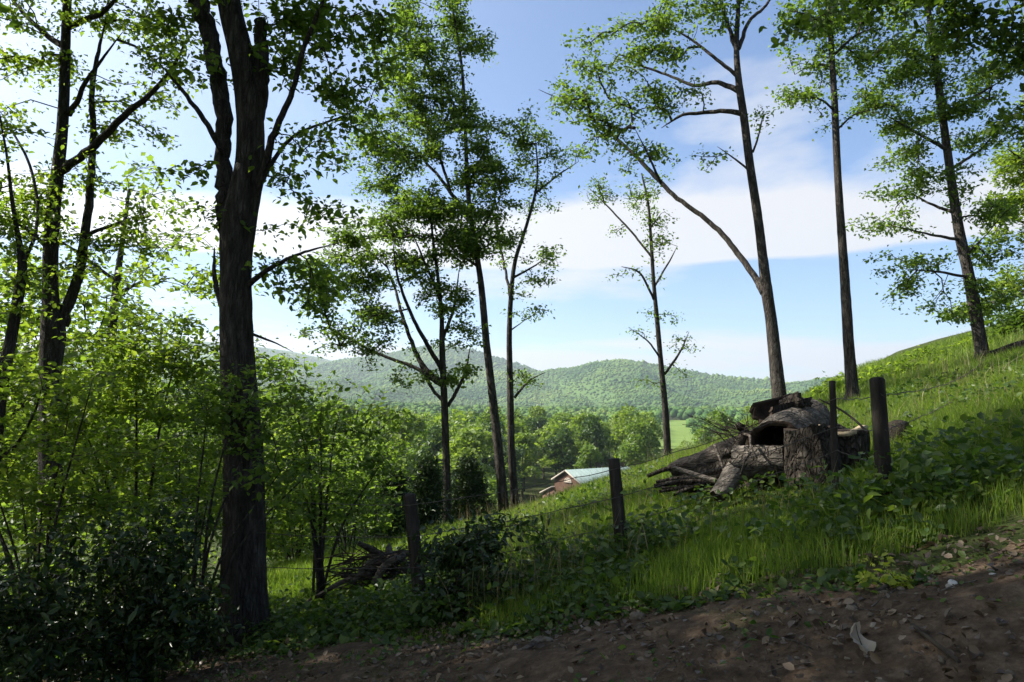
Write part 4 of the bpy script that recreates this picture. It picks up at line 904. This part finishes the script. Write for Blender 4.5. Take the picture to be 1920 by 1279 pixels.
P4 = post('stout dark round-topped fence post right of the log pile', 1662, 960, 1645, 712, 29, 26, None)
hill = at(1846, 692, 15.8)
left_anchor = at(470, 1120, 6.85)
def on(P, f): return P[0] + (P[1] - P[0]) * f
def wire(label, pts, seed, barb=True):
    rg = np.random.default_rng(seed); mb = MB(); S = []
    for a, b in zip(pts[:-1], pts[1:]):
        ln = np.linalg.norm(b - a); n = max(6, int(ln / .12))
        for i in range(n):
            t = i / n; p = a + (b - a) * t; p = p + np.array([0, 0, -.035 * ln * .4 * 4 * t * (1 - t)]) + rg.normal(size=3) * .004; S.append((*p, 0.0034))
    S.append((*pts[-1], 0.0034)); S = np.array(S); tube(mb, S, 4, cap=False); o = mb.build('fence_wire', M['wire']); tag(o, label, 'wire', None)
    if barb:
        bb = MB()
        for i in range(1, len(S) - 1):
            p = S[i, :3]
            for s in range(2):
                d = rg.normal(size=3); d /= np.linalg.norm(d); tube(bb, np.array([[*(p - d * .017), .0014], [*(p + d * .017), .0014]]), 3, cap=False)
        stuff(bb.build('barbs', M['wire'], o))
def side(P, f): return on(P, f) + np.array([0, -.06, 0])
wire('top strand of barbed wire along the pasture fence', [left_anchor + [0, 0, .95], side(P1, .93), side(P2, .9), side(P3, .8), side(P4, .88), hill + np.array([0, -.2, .35])], 1)
wire('middle strand of barbed wire along the pasture fence', [left_anchor + [0, 0, .62], side(P1, .66), side(P2, .62), side(P3, .48), side(P4, .62), hill + np.array([0, -.2, .12])], 2)
wire('bottom strand of barbed wire along the pasture fence', [left_anchor + [0, 0, .3], side(P1, .4), side(P2, .34), side(P3, .22), side(P4, .36)], 3)

# ------------------------------------------------------------------ log pile
def P3d(u, v, Y): return at(u, v, Y)
def log(name, label, a, b, ra, rb, m='wood_old', k=16, rough=.22, seed=0, bow=0.0, flat=1.0, cut='rot_wood', cat='log', group=None, jag=0.0):
    a = np.array(a, float); b = np.array(b, float); mid = (a + b) / 2 + np.array([0, 0, bow])
    S = spline([(*a, ra), (*mid, (ra + rb) / 2), (*b, rb)], max(.04, np.linalg.norm(b - a) / 16)); mb = MB(); tube(mb, S, k, rough, seed, False)
    V = mb.v[0]
    if jag:
        rgj = np.random.default_rng(seed); ax = (b - a) / np.linalg.norm(b - a); V[-k:] += (ax[None] * rgj.uniform(-.3, 1, (k, 1)) * jag).astype(np.float32)
        V[:k] -= (ax[None] * rgj.uniform(-.3, 1, (k, 1)) * jag * .5).astype(np.float32)
    o = mb.build(name, M[m]); tag(o, label, cat, group)
    for side_, idx, c in ((0, slice(0, k), a), (1, slice(len(V) - k, len(V)), b)):
        ring = V[idx]; e = MB(); inn = ring * .55 + ring.mean(0) * .45 + ((mid - c) / (np.linalg.norm(mid - c) + 1e-9) * .012).astype(np.float32)
        ctr = ring.mean(0)[None]; vv = np.vstack([ring, inn, ctr]); q = [(i, (i + 1) % k, k + (i + 1) % k, k + i) for i in range(k)]; t = [(k + i, k + (i + 1) % k, 2 * k) for i in range(k)]
        e.add(vv, q, t); e.build('cut_end', M[cut], o, False)
    return o
def shell(name, label, a, b, r, wall, a0, a1, m='wood_old', seed=0, cat='log', taper=1.0):
    """a hollow log or curl of bark: outer and inner wall, ragged rims"""
    rgs = np.random.default_rng(seed); a = np.array(a, float); b = np.array(b, float); ax = (b - a) / np.linalg.norm(b - a)
    u = np.cross(ax, [0, 0, 1.]); u /= np.linalg.norm(u); w = np.cross(u, ax); ns, nk = 14, 26
    if w[2] < 0: w = -w
    def pt(i, j, rr, jg):
        t = i / (ns - 1); an = a0 + (a1 - a0) * j / (nk - 1); nz = 1 + .055 * (vnoise(np.array([j * .5]), np.array([i * .35 + 7]), seed)[0] - .5) * 2
        p = a + (b - a) * t + ax * (jg[j] if i in (0, ns - 1) else 0); return p + (u * math.cos(an) + w * math.sin(an)) * rr * nz * (1 + (taper - 1) * t)
    j0 = rgs.uniform(-.03, .03, nk); V = [pt(i, j, r, j0) for i in range(ns) for j in range(nk)]; n = ns * nk
    V += [pt(i, j, r - wall, j0) for i in range(ns) for j in range(nk)]
    q = []; qi = []
    for i in range(ns - 1):
        for j in range(nk - 1):
            k = i * nk + j; q.append((k, k + 1, k + nk + 1, k + nk)); qi.append((n + k, n + k + nk, n + k + nk + 1, n + k + 1))
    for j in range(nk - 1):
        qi.append((j, n + j, n + j + 1, j + 1)); e = (ns - 1) * nk; qi.append((e + j, e + j + 1, n + e + j + 1, n + e + j))
    for i in range(ns - 1):
        k = i * nk; qi.append((k, k + nk, n + k + nk, n + k)); k = i * nk + nk - 1; qi.append((k, n + k, n + k + nk, k + nk))
    mo = MB(); mo.add(V[:n], q); o = mo.build(name, M[m]); tag(o, label, cat)
    mi = MB(); mi.add(V, qi); mi.build('hollow', M['rot_wood'], o, False)
    return o
M['log_bark'] = noise_mat('log_bark', [(.045, .037, .03), (.13, .11, .09), (.24, .21, .18)], 7, 9, 1.0, 16, .92, (1, 1, 1.6), .1, .035)
M['log_bark'] = bark_plates('log_bark_plates', [(.045, .037, .03), (.15, .13, .107), (.29, .255, .215)], 11, (.8, 1.6, 1.6))
M['dark_log'] = bark_plates('dark_log', [(.018, .015, .012), (.056, .047, .038), (.135, .117, .097)], 12, (1.6, 1.6, .7))
Y0 = 7.9
shell('hollow_log', 'arched hollow log with thick furrowed bark on the pile', at(1458, 840, 7.55), at(1512, 792, 8.6), .32, .06, -.95, 4.1, 'log_bark', 3)
shell('bark_curl', 'curled bark slab resting on top of the log pile', at(1428, 771, 8.0), at(1502, 752, 8.3), .16, .035, 2.5, 6.6, 'dark_log', 5)
log('log', 'knotted log end on the very top of the pile', at(1470, 765, 8.2), at(1500, 752, 8.1), .11, .13, 'dark_log', seed=4, jag=.05)
log('log', 'dark log slanting down behind the upright stump chunk', at(1492, 768, 8.5), at(1600, 832, 8.1), .12, .11, 'dark_log', seed=6)
log('stump_chunk', 'upright dark stump chunk with a pale split down its side', at(1528, 905, 7.2), at(1512, 806, 7.25), .26, .225, 'dark_log', 34, .24, 7, jag=.05, cat='stump')
b = at(1584, 872, 7.5); t = at(1580, 806, 7.5); gz = Hs(b[0], b[1])
o = log('cut_stump', 'low round stump with a pale sawn rim beside the stake', [b[0], b[1], min(b[2], gz) - .1], t, .27, .235, 'dark_log', 22, .16, 8, cut='rot_wood', cat='stump')
mb = MB(); k = 22; an = np.linspace(0, 2 * math.pi, k, endpoint=False); rr = .24 * (1 + .06 * np.cos(an * 3)); V = []
for q_, h_ in ((1.0, .02), (.72, .02), (.70, -.02), (1.0, -.03)):
    V += [(t[0] + math.cos(x) * r_ * q_, t[1] + math.sin(x) * r_ * q_, t[2] + h_ + .035 * math.cos(x * 2 + 1)) for x, r_ in zip(an, rr)]
q = [(a_ * k + i, a_ * k + (i + 1) % k, ((a_ + 1) % 4) * k + (i + 1) % k, ((a_ + 1) % 4) * k + i) for a_ in range(4) for i in range(k)]
mb.add(V, q); mb.build('sawn_rim', M['cut_wood'], o, False)
log('log', 'thick grey log lying flat below the hollow log', at(1378, 866, 7.75), at(1472, 862, 7.5), .185, .17, 'log_bark', 32, .3, 9)
log('log', 'dark log under the flat grey log at the heart of the pile', at(1400, 905, 7.9), at(1520, 905, 7.8), .17, .17, 'dark_log', 16, .2, 10)
log('log', 'dark log hidden at the back of the pile', at(1420, 850, 8.6), at(1590, 858, 8.4), .2, .2, 'dark_log', 16, .2, 31)
log('log', 'dark log propping the hollow log from below', at(1440, 880, 8.2), at(1540, 872, 8.2), .2, .2, 'dark_log', 16, .2, 32)
log('log', 'added dark log blocking light at the back of the hollow one', at(1478, 828, 8.35), at(1512, 800, 8.75), .22, .22, 'dark_log', 16, .12, 33)  # filler log added so no light shows through the hollow one
log('log', 'short bark-covered log with a sawn face at the back of the heap', at(1405, 838, 8.3), at(1450, 815, 8.6), .16, .16, 'log_bark', 20, .12, 34, cut='cut_wood')
log('split_log', 'short split log leaning out at the front of the pile', at(1345, 930, 7.35), at(1378, 887, 7.45), .085, .11, 'wood_old', 12, .35, 11, jag=.06)
log('split_log', 'long split slab sloping down the low end of the pile', at(1262, 886, 8.6), at(1392, 842, 8.3), .10, .16, 'wood_old', 14, .4, 12, jag=.08)
log('split_log', 'dark split slab under the sloping one', at(1275, 908, 8.5), at(1395, 880, 8.2), .09, .15, 'dark_log', 14, .4, 13, jag=.08)
log('pole', 'pale peeled pole lying across the slabs', at(1260, 876, 8.05), at(1356, 908, 7.75), .028, .035, 'wood_old', 9, .2, 14, cat='pole')
GB = 'dark branches poking out of the low end of the log pile'
for i, (u0, v0, u1, v1, w, Y) in enumerate([(1214, 893, 1280, 874, 8, 8.4), (1230, 904, 1310, 897, 8, 8.3), (1226, 911, 1320, 903, 9, 8.2), (1236, 922, 1330, 914, 8, 8.1), (1262, 928, 1340, 905, 9, 8.0), (1240, 915, 1330, 925, 7, 8.1), (1280, 935, 1370, 912, 8, 7.9), (1290, 920, 1400, 915, 11, 8.1), (1300, 905, 1400, 890, 12, 8.2)]):
    log('branch', 'dark dead branch poking out of the low end of the log pile', at(u0, v0, Y), at(u1, v1, Y - .1), w * px(Y) * .4, w * px(Y) * .65, 'dark_log', 8, .25, 20 + i, .02, cat='branch', group=GB)
def limb(name, label, pts, m='wood_old', cat='branch', k=7, group=None):
    mb = MB(); tube(mb, spline([(*at(u, v, Y), w * px(Y) / 2) for u, v, w, Y in pts], .05), k, .2, int(pts[0][0])); o = mb.build(name, M[m]); tag(o, label, cat, group); return o
limb('root_limb', 'crooked dark root limb rising from the pile', [(1352, 852, 16, 7.9), (1378, 845, 24, 7.9), (1392, 820, 18, 7.9), (1398, 808, 16, 7.9), (1382, 796, 15, 7.9)], 'dark_log')
limb('dead_stick', 'pale straight stick leaning on the split slab', [(1340, 833, 6, 7.8), (1350, 860, 5, 7.7), (1360, 890, 5, 7.6)])
limb('dead_stick', 'pale forked twig hanging over the flat grey log', [(1396, 814, 4, 7.7), (1406, 818, 5, 7.6), (1408, 838, 4, 7.45), (1420, 860, 3, 7.4)])
limb('dead_stick', 'thin pale twig arching down beside the leaning split log', [(1408, 848, 4, 7.4), (1396, 866, 3, 7.35), (1388, 892, 3, 7.3)])
limb('dead_stick', 'long thin dead stem arching from stake toward the stout post', [(1535, 748, 3, 7.0), (1575, 768, 4, 6.9), (1605, 790, 4, 6.7), (1628, 812, 5, 6.4)], 'twig')
mb = MB(); rg = np.random.default_rng(13)
for i in range(46):
    u = rg.uniform(1350, 1425); v = rg.uniform(800, 835); y = rg.uniform(7.6, 8.2); p = at(u, v, y); d = np.array([rg.normal() * .5 - .35, rg.normal() * .3, abs(rg.normal()) * .35 + .05]); ln = rg.uniform(.15, .42)
    a = p; pts = [(*p, .006)]
    for s in range(3): p = p + d * ln / 3; d = d + rg.normal(size=3) * .3; pts.append((*p, .005 - s * .0013))
    tube(mb, spline(pts, .05), 4, cap=False)
o = stuff(mb.build('dead_twigs', M['twig'])); o['label'] = 'tangle of fine dead twigs on the log pile'; o['category'] = 'twigs'
b = hit(1690, 838); o = link('old_stump', stone_mesh(55, M['wood_old'])); o.location = (b[0], b[1], Hs(b[0], b[1]) + .10); o.scale = (.17, .2, .36); tag(o, 'small grey broken stump just behind the stout fence post', 'stump')
log('fallen_log', 'dark fallen log lying beside the leaning hillside tree', at(1852, 672, 15.2), at(1960, 640, 15.4), .15, .17, 'dark_log', seed=41)
log('fallen_log', 'half buried dark log in weeds below the stout fence post', *[np.array([p_[0], p_[1], Hs(p_[0], p_[1]) + .05]) for p_ in (hit(1625, 948), hit(1760, 935))], .05, .055, 'dark_log', 10, seed=42)

# ------------------------------------------------------------------ brush pile
GP = 'branches in the brush pile'
BR = [([(565, 1134, 4), (600, 1115, 7), (640, 1092, 9), (690, 1075, 10), (745, 1055, 12)], 7.9), ([(640, 1078, 10), (672, 1080, 11), (710, 1068, 12), (760, 1040, 12)], 8.05),
      ([(672, 1018, 8), (692, 1028, 11), (715, 1040, 13), (760, 1052, 12)], 8.2), ([(702, 1094, 14), (712, 1075, 14), (722, 1060, 14), (745, 1045, 11)], 7.7),
      ([(662, 1092, 10), (684, 1066, 16), (706, 1050, 17), (750, 1048, 15)], 7.85), ([(690, 1068, 10), (718, 1054, 13), (742, 1046, 13)], 7.8), ([(725, 1036, 6), (728, 1022, 9), (734, 1050, 12)], 8.0),
      ([(700, 1045, 9), (760, 1038, 12), (820, 1045, 12)], 8.15), ([(715, 1062, 10), (770, 1075, 14), (840, 1082, 12)], 7.95), ([(710, 1092, 10), (770, 1085, 13), (840, 1092, 11)], 7.8), ([(740, 1050, 10), (790, 1065, 13), (850, 1060, 10)], 8.0), ([(690, 1082, 9), (745, 1090, 13), (800, 1100, 11)], 7.85)]
for i, (pts, Y) in enumerate(BR):
    Q = [(*at(u, v, Y), w * px(Y) / 2) for u, v, w in pts]; Q = [(a_, b_, max(c_, Hs(a_, b_) + r_ * .7), r_) for a_, b_, c_, r_ in Q]
    mb = MB(); tube(mb, spline(Q, .06), 9, .2, i); o = mb.build('dead_branch', M['wood_old'])
    tag(o, 'long thin branch trailing out of the brush pile onto the grass' if i == 0 else ('bare branch stub pointing up from the brush pile' if i == 2 else 'grey weathered branch in the brush pile'), 'branch', GP)
mb = MB(); rg = np.random.default_rng(14)
for i in range(170):
    u = rg.uniform(640, 860); v = rg.uniform(1040, 1100); y = rg.uniform(7.7, 8.3); p = at(u, v, y); gz = Hs(p[0], p[1]); p[2] = max(p[2], gz + .03); d = np.array([rg.normal(), rg.normal() * .7, rg.normal() * .3]); d /= np.linalg.norm(d); ln = rg.uniform(.25, .8)
    tube(mb, spline([(*(p - d * ln / 2), .004), (*(p + rg.normal(size=3) * .03), .008), (*(p + d * ln / 2), .003)], .1), 4, cap=False)
o = stuff(mb.build('brushwood', M['twig'])); o['label'] = 'fine dead brushwood filling the brush pile'; o['category'] = 'brushwood'

# ------------------------------------------------------------------ barn in the valley
M['roof'] = noise_mat('roof', [(.15, .20, .19), (.18, .235, .22), (.21, .265, .25)], .6, 4, .1, 8, .7, (1, 1, 1), .2)
M['barn_wall'] = noise_mat('barn_wall', [(.10, .058, .042), (.15, .088, .062), (.19, .12, .088)], 3, 5, .3, 10, .85, (3, 3, .4))
M['trim'] = noise_mat('trim', [(.34, .30, .25), (.42, .38, .32)], 4, 3, 0)
M['glass_dark'] = noise_mat('glass_dark', [(.35, .30, .24), (.45, .4, .33)], 2, 3, 0, rough=.3)
th = math.radians(60); rz = at(1060, 881, 120); Lb, hw, rise = 14.0, 4.5, 1.95
barn = empty('barn', (rz[0], rz[1], Hs(rz[0], rz[1]))); tag(barn, 'brown wooden barn with pale green metal roof down in the valley', 'barn')
ez = np.array([0, 0, 1.]); el = np.array([math.sin(th), math.cos(th), 0]); ew = np.array([math.cos(th), -math.sin(th), 0])
def bp(l, w, z): return rz + el * l + ew * w + ez * z
def prism(name, pts0, pts1, m, parent):
    n = len(pts0); mb = MB(); V = list(pts0) + list(pts1); q = [(i, (i + 1) % n, n + (i + 1) % n, n + i) for i in range(n)]
    t = []; 
    for i in range(1, n - 1): t += [(0, i + 1, i), (n, n + i, n + i + 1)]
    mb.add(V, q, t); return mb.build(name, M[m], parent, False)
zb = Hs(rz[0], rz[1]) - rz[2] - 1.5; W = hw - .35; ze = -rise * W / hw - .1
poly = [(-W, zb), (W, zb), (W, ze), (0, -.12), (-W, ze)]
prism('wall', [bp(.5, w, z) for w, z in poly], [bp(Lb - .5, w, z) for w, z in poly], 'barn_wall', barn)
for i in range(30):
    w = -W + .15 + i * (2 * W - .3) / 29; zt = -.16 - abs(w) * rise / hw
    prism('batten', [bp(.44, w - .035, zb + 1), bp(.44, w + .035, zb + 1), bp(.44, w + .035, zt), bp(.44, w - .035, zt)], [bp(.51, w - .035, zb + 1), bp(.51, w + .035, zb + 1), bp(.51, w + .035, zt), bp(.51, w - .035, zt)], 'barn_wall', barn)
for s in (-1, 1):
    r_ = prism('roof_slope', [bp(0, 0, 0), bp(0, s * hw, -rise), bp(0, s * hw, -rise - .12), bp(0, 0, -.12)], [bp(Lb, 0, 0), bp(Lb, s * hw, -rise), bp(Lb, s * hw, -rise - .12), bp(Lb, 0, -.12)], 'roof', barn)
    for i in range(17):
        l = .2 + i * (Lb - .4) / 16; prism('roof_seam', [bp(l - .02, 0, .05), bp(l - .02, s * hw, -rise + .05), bp(l - .02, s * hw, -rise - .01), bp(l - .02, 0, -.01)], [bp(l + .02, 0, .05), bp(l + .02, s * hw, -rise + .05), bp(l + .02, s * hw, -rise - .01), bp(l + .02, 0, -.01)], 'roof', r_)
    prism('barge_board', [bp(-.06, 0, .03), bp(-.06, s * hw, -rise + .03), bp(-.06, s * hw, -rise - .26), bp(-.06, 0, -.26)], [bp(.02, 0, .03), bp(.02, s * hw, -rise + .03), bp(.02, s * hw, -rise - .26), bp(.02, 0, -.26)], 'trim', barn)
arc = [(-.95 * math.cos(a_), .62 * math.sin(a_)) for a_ in np.linspace(0, math.pi, 14)]
wn = prism('arched_window', [bp(.36, w + .25, z - 2.05) for w, z in arc], [bp(.43, w + .25, z - 2.05) for w, z in arc], 'glass_dark', barn)
mb = MB(); V = []
for sc_, l_ in ((1.12, .33), (.9, .33), (.9, .42), (1.12, .42)): V += [bp(l_, w * sc_ + .25, z * sc_ - 2.05) for w, z in arc]
n = len(arc); mb.add(V, [(a_ * n + i, a_ * n + i + 1, ((a_ + 1) % 4) * n + i + 1, ((a_ + 1) % 4) * n + i) for a_ in range(4) for i in range(n - 1)]); mb.build('window_frame', M['trim'], wn, False)
prism('window_sill', [bp(.28, -.95, -2.2), bp(.28, 1.45, -2.2), bp(.28, 1.45, -2.05), bp(.28, -.95, -2.05)], [bp(.43, -.95, -2.2), bp(.43, 1.45, -2.2), bp(.43, 1.45, -2.05), bp(.43, -.95, -2.05)], 'trim', wn)
LT = 4.0
prism('lean_to_roof', [bp(-.2, -W, -3.2), bp(-.2, -W - LT, -3.2 - LT * .36), bp(-.2, -W - LT, -3.45 - LT * .36), bp(-.2, -W, -3.45)], [bp(Lb * .7, -W, -3.2), bp(Lb * .7, -W - LT, -3.2 - LT * .36), bp(Lb * .7, -W - LT, -3.45 - LT * .36), bp(Lb * .7, -W, -3.45)], 'trim', barn)
prism('lean_to_wall', [bp(.2, -W + .05, zb), bp(.2, -W - LT + .4, zb), bp(.2, -W - LT + .4, -3.4 - LT * .36), bp(.2, -W + .05, -3.5)], [bp(Lb * .65, -W + .05, zb), bp(Lb * .65, -W - LT + .4, zb), bp(Lb * .65, -W - LT + .4, -3.4 - LT * .36), bp(Lb * .65, -W + .05, -3.5)], 'barn_wall', barn)

# ------------------------------------------------------------------ haze in the air
me = MB(); x0, x1, y0, y1, z0, z1 = -6600, 6600, -3000, 6600, -45, 620
me.add([(x0, y0, z0), (x1, y0, z0), (x1, y1, z0), (x0, y1, z0), (x0, y0, z1), (x1, y0, z1), (x1, y1, z1), (x0, y1, z1)], [(0, 3, 2, 1), (4, 5, 6, 7), (0, 1, 5, 4), (1, 2, 6, 5), (2, 3, 7, 6), (3, 0, 4, 7)])
m, t, o_ = mat('haze'); pv = t.nodes.new('ShaderNodeVolumePrincipled'); pv.inputs['Color'].default_value = (.80, .91, 1, 1); pv.inputs['Density'].default_value = 1.35e-4
pv.inputs['Anisotropy'].default_value = .25; t.links.new(pv.outputs[0], o_.inputs['Volume'])
hz_o = stuff(me.build('haze', m, None, False)); hz_o['label'] = 'pale bluish haze in the valley air'; hz_o['category'] = 'haze'
